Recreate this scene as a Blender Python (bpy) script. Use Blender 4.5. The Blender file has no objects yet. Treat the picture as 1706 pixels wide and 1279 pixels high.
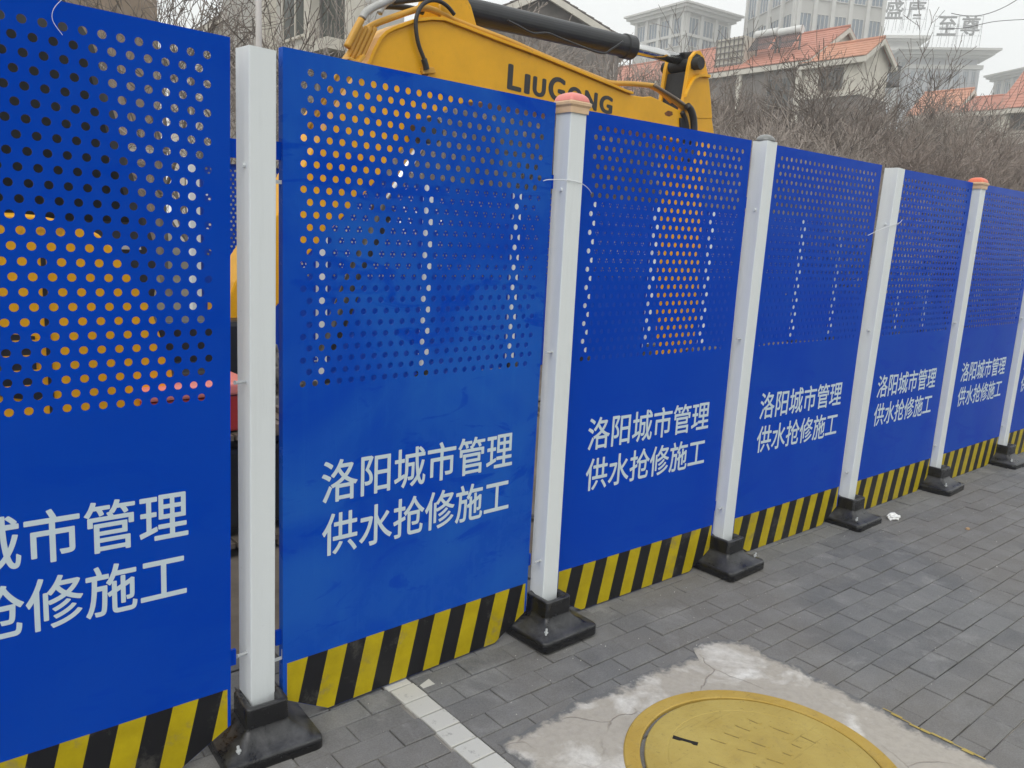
import bpy, bmesh, math, random
from mathutils import Vector, Matrix
random.seed(7)
PI = math.pi
sc = bpy.context.scene
C = sc.collection

# ------------------------------------------------------------------ camera
cam_d = bpy.data.cameras.new('camera')
cam = bpy.data.objects.new('camera', cam_d); C.objects.link(cam)
cam.matrix_world = Matrix(((0.77034, 0.08133, -0.63243, -0.8374),
                           (-0.63565, 0.17606, -0.75163, -2.1381),
                           (0.05021, 0.98101, 0.18732, 1.5587),
                           (0, 0, 0, 1)))
cam_d.sensor_width = 36.0
cam_d.lens = 1340.57 / 1706 * 36
cam_d.clip_start = 0.05
cam_d.clip_end = 3000
sc.camera = cam

# ------------------------------------------------------------------ sky, sun, exposure
SUN_EL, SUN_ROT = math.radians(50), math.radians(236)
world = bpy.data.worlds.new('World'); sc.world = world
world.use_nodes = True
wn = world.node_tree.nodes; wl = world.node_tree.links
sky = wn.new('ShaderNodeTexSky'); sky.sky_type = 'NISHITA'; sky.sun_disc = False
sky.sun_elevation = SUN_EL; sky.sun_rotation = SUN_ROT
sky.air_density = 1.5; sky.dust_density = 6.0; sky.ozone_density = 1.0
hs = wn.new('ShaderNodeHueSaturation'); hs.inputs['Saturation'].default_value = 0.12
wl.new(sky.outputs[0], hs.inputs['Color'])
over = wn.new('ShaderNodeMix'); over.data_type = 'RGBA'
over.inputs[0].default_value = 0.8                       # even cloud cover over the clear sky
over.inputs[7].default_value = (10.2, 10.45, 10.4, 1)
wl.new(hs.outputs[0], over.inputs[6])
bg = wn['Background']; bg.inputs['Strength'].default_value = 0.108
wl.new(over.outputs[2], bg.inputs['Color'])

sun_d = bpy.data.lights.new('sun', 'SUN'); sun_d.energy = 0.95; sun_d.angle = math.radians(45)
sun_d.color = (1.0, 0.97, 0.93)
sun = bpy.data.objects.new('sun', sun_d); C.objects.link(sun)
# the sun stands behind the camera's left shoulder
sdir = Vector((math.sin(SUN_ROT) * math.cos(SUN_EL), math.cos(SUN_ROT) * math.cos(SUN_EL), math.sin(SUN_EL)))
sun.rotation_euler = sdir.to_track_quat('Z', 'Y').to_euler()
sun.location = sdir * 50

sc.view_settings.view_transform = 'Standard'
sc.view_settings.look = 'None'
sc.view_settings.exposure = 0.25
sc.view_settings.gamma = 1.0
sc.render.engine = 'CYCLES'
sc.cycles.use_denoising = True
sc.cycles.max_bounces = 5
sc.cycles.volume_bounces = 2
sc.cycles.transparent_max_bounces = 16

# ------------------------------------------------------------------ helpers
def tag(o, label=None, cat=None, group=None, kind=None):
    if label: o['label'] = label
    if cat: o['category'] = cat
    if group: o['group'] = group
    if kind: o['kind'] = kind
    return o

def empty(name, loc=(0, 0, 0), rz=0.0):
    o = bpy.data.objects.new(name, None); C.objects.link(o)
    o.location = loc; o.rotation_euler = (0, 0, rz)
    o.empty_display_size = 0.1
    return o

def link(name, me, mats=None, parent=None, loc=None, smooth=False):
    if mats is not None:
        me.materials.clear()
        for m in (mats if isinstance(mats, (list, tuple)) else [mats]): me.materials.append(m)
    if smooth:
        for p in me.polygons: p.use_smooth = True
    o = bpy.data.objects.new(name, me); C.objects.link(o)
    if parent: o.parent = parent
    if loc: o.location = loc
    return o

class MB:
    """collects vertices and faces for one mesh"""
    def __init__(s): s.v = []; s.f = []; s.m = []
    def add(s, vs, fs, mi=0):
        n = len(s.v); s.v += [tuple(v) for v in vs]
        s.f += [tuple(i + n for i in f) for f in fs]; s.m += [mi] * len(fs)
        return s
    def box(s, x0, x1, y0, y1, z0, z1, mi=0):
        v = [(x0, y0, z0), (x1, y0, z0), (x1, y1, z0), (x0, y1, z0), (x0, y0, z1), (x1, y0, z1), (x1, y1, z1), (x0, y1, z1)]
        return s.add(v, [(0, 3, 2, 1), (4, 5, 6, 7), (0, 1, 5, 4), (1, 2, 6, 5), (2, 3, 7, 6), (3, 0, 4, 7)], mi)
    def prism_y(s, poly, y0, y1, mi=0):
        """outline of (x, z) points extruded along y"""
        n = len(poly)
        a = sum(poly[i][0] * poly[(i + 1) % n][1] - poly[(i + 1) % n][0] * poly[i][1] for i in range(n))
        if a < 0: poly = poly[::-1]
        v = [(x, y0, z) for x, z in poly] + [(x, y1, z) for x, z in poly]
        f = [tuple(range(n)), tuple(range(2 * n - 1, n - 1, -1))] + [((i + 1) % n, i, i + n, (i + 1) % n + n) for i in range(n)]
        return s.add(v, f, mi)
    def prism_z(s, poly, z0, z1, mi=0):
        n = len(poly)
        a = sum(poly[i][0] * poly[(i + 1) % n][1] - poly[(i + 1) % n][0] * poly[i][1] for i in range(n))
        if a < 0: poly = poly[::-1]
        v = [(x, y, z0) for x, y in poly] + [(x, y, z1) for x, y in poly]
        f = [tuple(range(n - 1, -1, -1)), tuple(range(n, 2 * n))] + [(i, (i + 1) % n, (i + 1) % n + n, i + n) for i in range(n)]
        return s.add(v, f, mi)
    def loops(s, loops, cap0=True, cap1=True, mi=0):
        n = len(loops[0]); v = [p for l in loops for p in l]; f = []
        for k in range(len(loops) - 1):
            for i in range(n):
                j = (i + 1) % n
                f.append((k * n + i, k * n + j, (k + 1) * n + j, (k + 1) * n + i))
        if cap0: f.append(tuple(range(n - 1, -1, -1)))
        if cap1: f.append(tuple(range((len(loops) - 1) * n, len(loops) * n)))
        return s.add(v, f, mi)
    def tube(s, pts, r, n=8, mi=0, caps=True):
        pts = [Vector(p) for p in pts]
        rs = r if isinstance(r, (list, tuple)) else [r] * len(pts)
        ls = []; up = None
        for i, p in enumerate(pts):
            d = (pts[min(i + 1, len(pts) - 1)] - pts[max(i - 1, 0)]).normalized()
            if up is None: up = Vector((0, 0, 1)) if abs(d.z) < .9 else Vector((1, 0, 0))
            a = d.cross(up).normalized(); b = a.cross(d).normalized(); up = b
            ls.append([p + (a * math.cos(2 * PI * k / n) + b * math.sin(2 * PI * k / n)) * rs[i] for k in range(n)])
        return s.loops(ls, caps, caps, mi)
    def mesh(s, name):
        me = bpy.data.meshes.new(name); me.from_pydata(s.v, [], s.f); me.update()
        if any(s.m): me.polygons.foreach_set('material_index', s.m)
        return me
    def build(s, name, mats, parent=None, smooth=False, loc=None, bevel=0.0, seg=2):
        me = s.mesh(name)
        if bevel:
            bm = bmesh.new(); bm.from_mesh(me)
            bmesh.ops.remove_doubles(bm, verts=bm.verts, dist=1e-5)
            es = [e for e in bm.edges if len(e.link_faces) == 2 and e.calc_face_angle(0) > .5]
            bmesh.ops.bevel(bm, geom=es, offset=bevel, segments=seg, affect='EDGES', clamp_overlap=True, profile=.6)
            bm.to_mesh(me); bm.free()
        o = link(name, me, mats, parent, loc, smooth)
        return o

def rsq(hx, hy, z, r, n=6, cx=0, cy=0):
    """rounded rectangle loop, counter-clockwise"""
    out = []
    for q, (sx, sy) in enumerate(((1, 1), (-1, 1), (-1, -1), (1, -1))):
        for k in range(n):
            a = q * PI / 2 + PI / 2 * k / (n - 1)
            out.append((cx + sx * (hx - r) + r * math.cos(a), cy + sy * (hy - r) + r * math.sin(a), z))
    return out

def smooth_pts(pts, k=6):
    """Catmull-Rom through the points"""
    P = [Vector(p) for p in pts]; out = []
    for i in range(len(P) - 1):
        a, b, c, d = P[max(i - 1, 0)], P[i], P[i + 1], P[min(i + 2, len(P) - 1)]
        for j in range(k):
            t = j / k
            out.append(.5 * ((2 * b) + (c - a) * t + (2 * a - 5 * b + 4 * c - d) * t * t + (3 * b - a - 3 * c + d) * t ** 3))
    out.append(P[-1]); return out

def text_mesh(body, bold=0.0, res=6):
    c = bpy.data.curves.new('lettering', 'FONT'); c.body = body; c.offset = bold; c.resolution_u = res
    o = bpy.data.objects.new('lettering', c); C.objects.link(o)
    me = bpy.data.meshes.new_from_object(o)
    bpy.data.objects.remove(o)
    return me

def fit_text(me, fn):
    xs = [v.co.x for v in me.vertices]; ys = [v.co.y for v in me.vertices]
    x0, x1, y0, y1 = min(xs), max(xs), min(ys), max(ys)
    for v in me.vertices:
        v.co = fn((v.co.x - x0) / (x1 - x0), (v.co.y - y0) / (y1 - y0))
    me.update(); return me

# ------------------------------------------------------------------ materials
def mat(name, col, rough=.5, metal=0.0, noise=0.0, nscale=8.0, bump=0.0, bscale=60.0, spec=.5, coat=0.0, col2=None, coords='Object', scuff=None):
    m = bpy.data.materials.new(name); m.use_nodes = True
    N = m.node_tree.nodes; L = m.node_tree.links; b = N['Principled BSDF']
    b.inputs['Base Color'].default_value = (*col, 1); b.inputs['Roughness'].default_value = rough
    b.inputs['Metallic'].default_value = metal; b.inputs['Specular IOR Level'].default_value = spec
    b.inputs['Coat Weight'].default_value = coat
    tc = N.new('ShaderNodeTexCoord')
    if noise or col2:
        nz = N.new('ShaderNodeTexNoise'); nz.inputs['Scale'].default_value = nscale; nz.inputs['Detail'].default_value = 6
        nz.inputs['Roughness'].default_value = .65
        L.new(tc.outputs[coords], nz.inputs['Vector'])
        rp = N.new('ShaderNodeValToRGB'); rp.color_ramp.elements[0].position = .32; rp.color_ramp.elements[1].position = .70
        c2 = col2 or tuple(min(1, c * (1 + noise)) for c in col)
        c1 = col if col2 else tuple(c * (1 - noise) for c in col)
        rp.color_ramp.elements[0].color = (*c1, 1); rp.color_ramp.elements[1].color = (*c2, 1)
        L.new(nz.outputs[0], rp.inputs[0]); L.new(rp.outputs[0], b.inputs['Base Color'])
    if scuff:                                             # chipped and grimy spots: (colour, amount, scale, threshold)
        sc_col, sc_amt, sc_scale, sc_thr = scuff
        ge = N.new('ShaderNodeNewGeometry')
        n3 = N.new('ShaderNodeTexNoise'); n3.inputs['Scale'].default_value = sc_scale; n3.inputs['Detail'].default_value = 9; n3.inputs['Roughness'].default_value = .75
        L.new(ge.outputs['Position'], n3.inputs['Vector'])
        r3 = N.new('ShaderNodeValToRGB'); r3.color_ramp.elements[0].position = sc_thr; r3.color_ramp.elements[1].position = sc_thr + .10
        r3.color_ramp.elements[1].color = (sc_amt, sc_amt, sc_amt, 1); L.new(n3.outputs[0], r3.inputs[0])
        mx = N.new('ShaderNodeMix'); mx.data_type = 'RGBA'; L.new(r3.outputs[0], mx.inputs[0])
        src_ = b.inputs['Base Color'].links[0].from_socket if b.inputs['Base Color'].is_linked else None
        if src_: L.new(src_, mx.inputs[6])
        else: mx.inputs[6].default_value = (*col, 1)
        mx.inputs[7].default_value = (*sc_col, 1); L.new(mx.outputs[2], b.inputs['Base Color'])
    if bump:
        n2 = N.new('ShaderNodeTexNoise'); n2.inputs['Scale'].default_value = bscale; n2.inputs['Detail'].default_value = 5
        L.new(tc.outputs[coords], n2.inputs['Vector'])
        bp = N.new('ShaderNodeBump'); bp.inputs['Strength'].default_value = bump; bp.inputs['Distance'].default_value = .01
        L.new(n2.outputs[0], bp.inputs['Height']); L.new(bp.outputs[0], b.inputs['Normal'])
    return m

def mix_rgb(N, L, fac, a, b, blend='MIX'):
    x = N.new('ShaderNodeMix'); x.data_type = 'RGBA'; x.blend_type = blend
    for k, v in ((0, fac), (6, a), (7, b)):
        if hasattr(v, 'is_linked'): L.new(v, x.inputs[k])
        elif k == 0: x.inputs[0].default_value = v
        else: x.inputs[k].default_value = (*v, 1)
    return x.outputs[2]

def noise_node(N, L, vec, scale, detail=5, rough=.6, dist=0.0):
    n = N.new('ShaderNodeTexNoise'); n.inputs['Scale'].default_value = scale; n.inputs['Detail'].default_value = detail
    n.inputs['Roughness'].default_value = rough; n.inputs['Distortion'].default_value = dist
    L.new(vec, n.inputs['Vector']); return n.outputs[0]

def ramp(N, L, val, p0, p1, c0=(0, 0, 0), c1=(1, 1, 1)):
    r = N.new('ShaderNodeValToRGB'); r.color_ramp.elements[0].position = p0; r.color_ramp.elements[1].position = p1
    r.color_ramp.elements[0].color = (*c0, 1); r.color_ramp.elements[1].color = (*c1, 1)
    L.new(val, r.inputs[0]); return r.outputs[0]

def mathn(N, L, op, a, b=None, clamp=False):
    x = N.new('ShaderNodeMath'); x.operation = op; x.use_clamp = clamp
    for k, v in ((0, a), (1, b)):
        if v is None: continue
        if hasattr(v, 'is_linked'): L.new(v, x.inputs[k])
        else: x.inputs[k].default_value = v
    return x.outputs[0]

def panel_blue():
    m = bpy.data.materials.new('blue_sheet'); m.use_nodes = True
    N = m.node_tree.nodes; L = m.node_tree.links; b = N['Principled BSDF']
    tc = N.new('ShaderNodeTexCoord'); at = N.new('ShaderNodeAttribute'); at.attribute_type = 'OBJECT'; at.attribute_name = 'dust'
    oi = N.new('ShaderNodeObjectInfo')
    off = N.new('ShaderNodeVectorMath'); off.operation = 'ADD'
    L.new(tc.outputs['Object'], off.inputs[0])
    cmb = N.new('ShaderNodeCombineXYZ'); k = mathn(N, L, 'MULTIPLY', oi.outputs['Random'], 37.0); L.new(k, cmb.inputs[0]); L.new(cmb.outputs[0], off.inputs[1])
    v = off.outputs[0]
    n1 = noise_node(N, L, v, 2.2, 4, .55, .6)
    wp = N.new('ShaderNodeMapping'); wp.inputs['Scale'].default_value = (1.6, 1, 4.2); L.new(v, wp.inputs['Vector'])
    smear = ramp(N, L, noise_node(N, L, wp.outputs[0], 1.9, 4, .6, 1.2), .56, .63, (1, 1, 1), (.25, .25, .25))
    film = mathn(N, L, 'MULTIPLY', mathn(N, L, 'MULTIPLY', ramp(N, L, n1, .28, .60), smear), at.outputs['Fac'])
    st = N.new('ShaderNodeMapping'); st.inputs['Scale'].default_value = (14, 14, 1.1); L.new(v, st.inputs['Vector'])
    streak = ramp(N, L, noise_node(N, L, st.outputs[0], 2.0, 5, .7), .52, .78)
    fs = mathn(N, L, 'ADD', film, mathn(N, L, 'MULTIPLY', streak, mathn(N, L, 'ADD', mathn(N, L, 'MULTIPLY', at.outputs['Fac'], .25), .006)), clamp=True)
    col = mix_rgb(N, L, fs, (0.0, 0.046, 0.43), (0.06, 0.29, 0.57))
    L.new(col, b.inputs['Base Color'])
    fine = noise_node(N, L, v, 30, 5, .6)
    r = mathn(N, L, 'ADD', mathn(N, L, 'MULTIPLY', fs, .5), mathn(N, L, 'ADD', mathn(N, L, 'MULTIPLY', fine, .10), .16))
    L.new(r, b.inputs['Roughness']); b.inputs['Specular IOR Level'].default_value = .5; b.inputs['IOR'].default_value = 1.16; b.inputs['Specular Tint'].default_value = (.05, .45, 1, 1)
    bp = N.new('ShaderNodeBump'); bp.inputs['Strength'].default_value = .30; bp.inputs['Distance'].default_value = .03
    L.new(noise_node(N, L, v, 1.7, 2, .5), bp.inputs['Height']); L.new(bp.outputs[0], b.inputs['Normal'])
    return m

M = {}
M['blue'] = panel_blue()
def post_paint():
    m = bpy.data.materials.new('white_post_paint'); m.use_nodes = True
    N = m.node_tree.nodes; L = m.node_tree.links; b = N['Principled BSDF']
    ge = N.new('ShaderNodeNewGeometry'); v = ge.outputs['Position']
    st = N.new('ShaderNodeMapping'); st.inputs['Scale'].default_value = (16, 16, 1.5); L.new(v, st.inputs['Vector'])
    streak = ramp(N, L, noise_node(N, L, st.outputs[0], 1.6, 6, .7), .50, .80)
    sc_ = ramp(N, L, noise_node(N, L, v, 34, 6, .75), .66, .72)
    base = mix_rgb(N, L, mathn(N, L, 'MULTIPLY', streak, .28), (.72, .755, .76), (.50, .52, .52))
    base = mix_rgb(N, L, mathn(N, L, 'MULTIPLY', sc_, .30), base, (.33, .32, .30))
    L.new(base, b.inputs['Base Color']); b.inputs['Roughness'].default_value = .38
    bp = N.new('ShaderNodeBump'); bp.inputs['Strength'].default_value = .06; bp.inputs['Distance'].default_value = .01
    L.new(noise_node(N, L, v, 25, 3, .5), bp.inputs['Height']); L.new(bp.outputs[0], b.inputs['Normal'])
    return m
M['white_tube'] = post_paint()
M['print'] = mat('grey_white_print', (.56, .66, .71), .45, noise=.03, nscale=20)
M['haz_y'] = mat('hazard_yellow', (.45, .345, .003), .42, noise=.16, nscale=9, spec=.3, scuff=((.20, .17, .11), .55, 9, .56))
M['haz_k'] = mat('hazard_black', (.010, .010, .012), .42, noise=.2, nscale=7, spec=.3, scuff=((.085, .08, .07), .6, 9, .56))
M['zinc'] = mat('zinc_bolt', (.50, .52, .52), .35, noise=.15, nscale=60)
M['cap_red'] = mat('faded_red_plastic', (.74, .235, .20), .38, noise=.08, nscale=30)
M['cap_orange'] = mat('orange_red_plastic', (.76, .17, .085), .38, noise=.08, nscale=30)
M['cap_cream'] = mat('cream_plastic', (.72, .50, .31), .45, noise=.08, nscale=20)
M['dome'] = mat('grey_dome_plastic', (.20, .205, .20), .18, noise=.2, nscale=25)

def rubber():
    m = bpy.data.materials.new('dusty_rubber'); m.use_nodes = True
    N = m.node_tree.nodes; L = m.node_tree.links; b = N['Principled BSDF']
    tc = N.new('ShaderNodeTexCoord'); oi = N.new('ShaderNodeObjectInfo')
    off = N.new('ShaderNodeVectorMath'); off.operation = 'ADD'; L.new(tc.outputs['Object'], off.inputs[0]); L.new(oi.outputs['Location'], off.inputs[1])
    v = off.outputs[0]
    ge = N.new('ShaderNodeNewGeometry'); sx = N.new('ShaderNodeSeparateXYZ'); L.new(ge.outputs['Normal'], sx.inputs[0])
    upf = ramp(N, L, sx.outputs[2], .15, .85)
    d = mathn(N, L, 'MULTIPLY', ramp(N, L, noise_node(N, L, v, 11, 7, .7, .5), .40, .74), upf)
    sp = ramp(N, L, noise_node(N, L, v, 70, 4, .7), .64, .74)
    d2 = mathn(N, L, 'ADD', mathn(N, L, 'MULTIPLY', d, .75), mathn(N, L, 'MULTIPLY', sp, .16), clamp=True)
    L.new(mix_rgb(N, L, d2, (.006, .006, .007), (.12, .12, .122)), b.inputs['Base Color'])
    L.new(mathn(N, L, 'ADD', mathn(N, L, 'MULTIPLY', d2, .35), .27), b.inputs['Roughness'])
    bp = N.new('ShaderNodeBump'); bp.inputs['Strength'].default_value = .35; bp.inputs['Distance'].default_value = .004
    L.new(noise_node(N, L, v, 45, 6, .65), bp.inputs['Height']); L.new(bp.outputs[0], b.inputs['Normal'])
    return m
M['rubber'] = rubber()

def paver_mat():
    m = bpy.data.materials.new('concrete_paver'); m.use_nodes = True
    N = m.node_tree.nodes; L = m.node_tree.links; b = N['Principled BSDF']
    ge = N.new('ShaderNodeNewGeometry'); oi = N.new('ShaderNodeObjectInfo')
    v = ge.outputs['Position']
    rnd = mathn(N, L, 'FRACT', mathn(N, L, 'ADD', oi.outputs['Random'], ge.outputs['Random Per Island']))
    base = ramp(N, L, rnd, 0.0, 1.0, (.110, .112, .115), (.182, .182, .179))
    warm = ramp(N, L, noise_node(N, L, v, .75, 3, .5), .46, .60)          # browner, dustier zones
    base = mix_rgb(N, L, mathn(N, L, 'MULTIPLY', warm, .75), base, (.185, .170, .150))
    blot = ramp(N, L, noise_node(N, L, v, 5.0, 9, .72), .44, .68)
    base = mix_rgb(N, L, mathn(N, L, 'MULTIPLY', blot, .60), base, (.265, .262, .252))
    pale = ramp(N, L, noise_node(N, L, v, 3.6, 7, .68, .5), .575, .72)       # chalky mortar smears
    base = mix_rgb(N, L, mathn(N, L, 'MULTIPLY', pale, .62), base, (.36, .355, .34))
    grit = noise_node(N, L, v, 190, 3, .7)
    base = mix_rgb(N, L, .30, base, ramp(N, L, grit, .3, .7, (.04, .04, .04), (.26, .26, .26)))
    L.new(base, b.inputs['Base Color']); b.inputs['Roughness'].default_value = .78; b.inputs['Specular IOR Level'].default_value = .35
    bp = N.new('ShaderNodeBump'); bp.inputs['Strength'].default_value = .5; bp.inputs['Distance'].default_value = .002
    L.new(grit, bp.inputs['Height']); L.new(bp.outputs[0], b.inputs['Normal'])
    return m
M['paver'] = paver_mat()

def painted_paver():
    m = bpy.data.materials.new('white_painted_paver'); m.use_nodes = True
    N = m.node_tree.nodes; L = m.node_tree.links; b = N['Principled BSDF']
    ge = N.new('ShaderNodeNewGeometry'); v = ge.outputs['Position']
    w = ramp(N, L, noise_node(N, L, v, 18, 8, .75), .28, .42)
    L.new(mix_rgb(N, L, w, (.19, .185, .175), (.53, .52, .48)), b.inputs['Base Color']); b.inputs['Roughness'].default_value = .8
    return m
M['wpaver'] = painted_paver()

def bed_mat():
    m = bpy.data.materials.new('paving_joint_sand'); m.use_nodes = True
    N = m.node_tree.nodes; L = m.node_tree.links; b = N['Principled BSDF']
    ge = N.new('ShaderNodeNewGeometry'); v = ge.outputs['Position']
    j = ramp(N, L, noise_node(N, L, v, 1.3, 4, .6), .42, .60, (.042, .041, .040), (.30, .28, .25))
    L.new(j, b.inputs['Base Color']); b.inputs['Roughness'].default_value = .95
    return m
M['bed'] = bed_mat()

def patch_mat():
    m = bpy.data.materials.new('mortar_patch'); m.use_nodes = True
    N = m.node_tree.nodes; L = m.node_tree.links; b = N['Principled BSDF']
    ge = N.new('ShaderNodeNewGeometry'); v = ge.outputs['Position']
    big = ramp(N, L, noise_node(N, L, v, 4.6, 6, .58, .4), .50, .68)
    base = mix_rgb(N, L, big, (.415, .38, .33), (.72, .70, .66))
    fine = noise_node(N, L, v, 38, 7, .7)
    base = mix_rgb(N, L, mathn(N, L, 'MULTIPLY', ramp(N, L, fine, .42, .70), .42), base, (.27, .25, .215))
    vo = N.new('ShaderNodeTexVoronoi'); vo.feature = 'DISTANCE_TO_EDGE'; vo.inputs['Scale'].default_value = 3.3
    wob = N.new('ShaderNodeMix'); wob.data_type = 'VECTOR'; wob.inputs[0].default_value = .09
    nc = N.new('ShaderNodeTexNoise'); nc.inputs['Scale'].default_value = 7; nc.inputs['Detail'].default_value = 5; L.new(v, nc.inputs['Vector'])
    L.new(v, wob.inputs[4]); L.new(nc.outputs['Color'], wob.inputs[5]); L.new(wob.outputs[1], vo.inputs['Vector'])
    part = ramp(N, L, noise_node(N, L, v, 2.6, 2, .5), .50, .58)
    crack = mathn(N, L, 'MULTIPLY', ramp(N, L, vo.outputs['Distance'], .003, .010, (1, 1, 1), (0, 0, 0)), part)
    base = mix_rgb(N, L, mathn(N, L, 'MULTIPLY', crack, .5), base, (.16, .135, .11))
    ea = N.new('ShaderNodeAttribute'); ea.attribute_name = 'cover'      # mortar thins out towards its rim
    en = noise_node(N, L, v, 22, 6, .7)
    thin = ramp(N, L, mathn(N, L, 'ADD', ea.outputs['Fac'], mathn(N, L, 'MULTIPLY', mathn(N, L, 'SUBTRACT', en, .5), 1.6)), .10, .50)
    base = mix_rgb(N, L, thin, (.150, .150, .148), base)
    L.new(base, b.inputs['Base Color']); b.inputs['Roughness'].default_value = .85; b.inputs['Specular IOR Level'].default_value = .3
    bp = N.new('ShaderNodeBump'); bp.inputs['Strength'].default_value = .6; bp.inputs['Distance'].default_value = .004
    L.new(mathn(N, L, 'SUBTRACT', fine, crack), bp.inputs['Height']); L.new(bp.outputs[0], b.inputs['Normal'])
    return m
M['patch'] = patch_mat()

def manhole_mat(name, a, bcol):
    m = bpy.data.materials.new(name); m.use_nodes = True
    N = m.node_tree.nodes; L = m.node_tree.links; b = N['Principled BSDF']
    ge = N.new('ShaderNodeNewGeometry'); v = ge.outputs['Position']
    base = mix_rgb(N, L, ramp(N, L, noise_node(N, L, v, 5, 5, .6), .35, .7), a, bcol)
    st = N.new('ShaderNodeMapping'); st.inputs['Rotation'].default_value = (0, 0, .5); st.inputs['Scale'].default_value = (1.6, 22, 1); L.new(v, st.inputs['Vector'])
    scr = ramp(N, L, noise_node(N, L, st.outputs[0], 2.2, 6, .7), .60, .72)
    base = mix_rgb(N, L, mathn(N, L, 'MULTIPLY', scr, .55), base, (.13, .095, .025))
    dirt = ramp(N, L, noise_node(N, L, v, 9, 8, .75, .4), .55, .75)
    base = mix_rgb(N, L, mathn(N, L, 'MULTIPLY', dirt, .45), base, (.21, .16, .075))
    dk = ramp(N, L, noise_node(N, L, v, 60, 4, .75), .60, .72)
    base = mix_rgb(N, L, mathn(N, L, 'MULTIPLY', dk, .5), base, (.10, .08, .03))
    L.new(base, b.inputs['Base Color']); b.inputs['Roughness'].default_value = .62; b.inputs['Specular IOR Level'].default_value = .35
    bp = N.new('ShaderNodeBump'); bp.inputs['Strength'].default_value = .8; bp.inputs['Distance'].default_value = .004
    L.new(noise_node(N, L, v, 55, 6, .7), bp.inputs['Height']); L.new(bp.outputs[0], b.inputs['Normal'])
    return m
M['cover'] = manhole_mat('yellow_cover_paint', (.40, .29, .068), (.47, .36, .10))
M['ring'] = manhole_mat('yellow_ring_paint', (.42, .275, .048), (.50, .35, .085))
M['slot'] = mat('slot_black', (.008, .007, .006), .9)

M['ex_y'] = mat('excavator_yellow', (.76, .38, .008), .36, noise=.09, nscale=3.5, bump=.05, bscale=30, spec=.3, scuff=((.20, .085, .02), .55, 5, .60))
M['ex_pipe'] = mat('pipe_yellow', (.60, .31, .03), .36, noise=.08, nscale=9)
M['ex_k'] = mat('machine_black', (.016, .017, .019), .38, noise=.25, nscale=6)
M['ex_grease'] = mat('black_grease', (.012, .012, .012), .6, noise=.4, nscale=25, bump=.4, bscale=80)
M['hose'] = mat('rubber_hose', (.022, .020, .020), .45, noise=.3, nscale=20)
M['chrome'] = mat('chrome_rod', (.62, .62, .61), .16, metal=1.0)
M['fitting'] = mat('grey_fitting', (.42, .42, .40), .4, noise=.1, nscale=30)
M['ex_letter'] = mat('black_decal', (.016, .016, .018), .42)
M['steel'] = mat('worn_track_steel', (.20, .165, .13), .5, metal=.35, noise=.35, nscale=8)
M['glass_dark'] = mat('dark_cab_glass', (.008, .009, .010), .25, spec=.15)
M['red_pl'] = mat('red_plastic', (.38, .03, .025), .45, noise=.1)
M['soil'] = mat('site_soil', (.15, .125, .10), .95, noise=.35, nscale=1.7, bump=.8, bscale=9, coords='Object')
M['stone'] = mat('rubble_stone', (.20, .19, .175), .9, noise=.3, nscale=5, bump=.6, bscale=22)
M['grass'] = mat('winter_ground', (.12, .11, .08), .95, noise=.3, nscale=.3)

M['bark'] = mat('grey_bark', (.125, .105, .092), .9, noise=.3, nscale=14)
M['branch'] = mat('dark_branch', (.17, .142, .122), .9, noise=.25, nscale=8)
M['twig'] = mat('brown_twig', (.245, .200, .172), .9, noise=.25, nscale=6)
M['twig_pale'] = mat('pale_twig', (.33, .285, .25), .9, noise=.25, nscale=6)
M['pole'] = mat('pale_pole', (.55, .52, .50), .5, noise=.08, nscale=4)
M['cream'] = mat('cream_render', (.60, .565, .49), .85, noise=.16, nscale=.9)
M['cream2'] = mat('cream_trim', (.60, .57, .50), .8, noise=.10, nscale=1.5)
M['greybrick'] = mat('grey_brown_cladding', (.19, .17, .155), .85, noise=.25, nscale=1.4)
M['rooftile'] = mat('terracotta_tile', (.47, .205, .145), .75, noise=.14, nscale=1.6)
M['rooftile2'] = mat('orange_tile', (.52, .25, .16), .75, noise=.14, nscale=1.6)
M['win'] = mat('house_window', (.055, .058, .055), .15, noise=.3, nscale=.8, spec=.6)
M['winframe'] = mat('window_frame_metal', (.16, .15, .14), .5)
M['rail'] = mat('dark_railing', (.03, .03, .032), .5)
M['heater'] = mat('white_tank', (.66, .66, .64), .35, noise=.06)
M['collector'] = mat('collector_tubes', (.04, .045, .05), .25)
M['tower'] = mat('tower_stone', (.40, .395, .37), .85, noise=.08, nscale=.25)
M['tower2'] = mat('tower_trim', (.50, .495, .47), .85, noise=.06, nscale=.25)
M['tglass'] = mat('tower_glass', (.085, .125, .175), .12, noise=.25, nscale=.12, spec=.6)
M['hotel'] = mat('hotel_grey', (.28, .29, .31), .7, noise=.08, nscale=.2)
M['signmetal'] = mat('sign_letter_metal', (.13, .13, .135), .5)
M['tanwall'] = mat('tan_stone_wall', (.27, .205, .15), .9, noise=.2, nscale=2.5)
M['darkroof'] = mat('dark_roof', (.13, .11, .10), .85, noise=.2, nscale=1)
M['greenglass'] = mat('grey_green_glass', (.075, .085, .078), .12, noise=.3, nscale=.7, spec=.6)
M['apart'] = mat('pale_grey_render', (.50, .49, .46), .85, noise=.1, nscale=.8)
M['wire'] = mat('white_wire', (.70, .72, .74), .4)
M['cable'] = mat('dark_cable', (.05, .05, .05), .6)
M['tissue'] = mat('white_tissue', (.82, .82, .80), .9)
M['tissue_grit'] = mat('mortar_crumb', (.50, .48, .44), .9, noise=.3, nscale=3)
M['pebble'] = mat('tan_pebble', (.45, .30, .17), .9)

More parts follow.
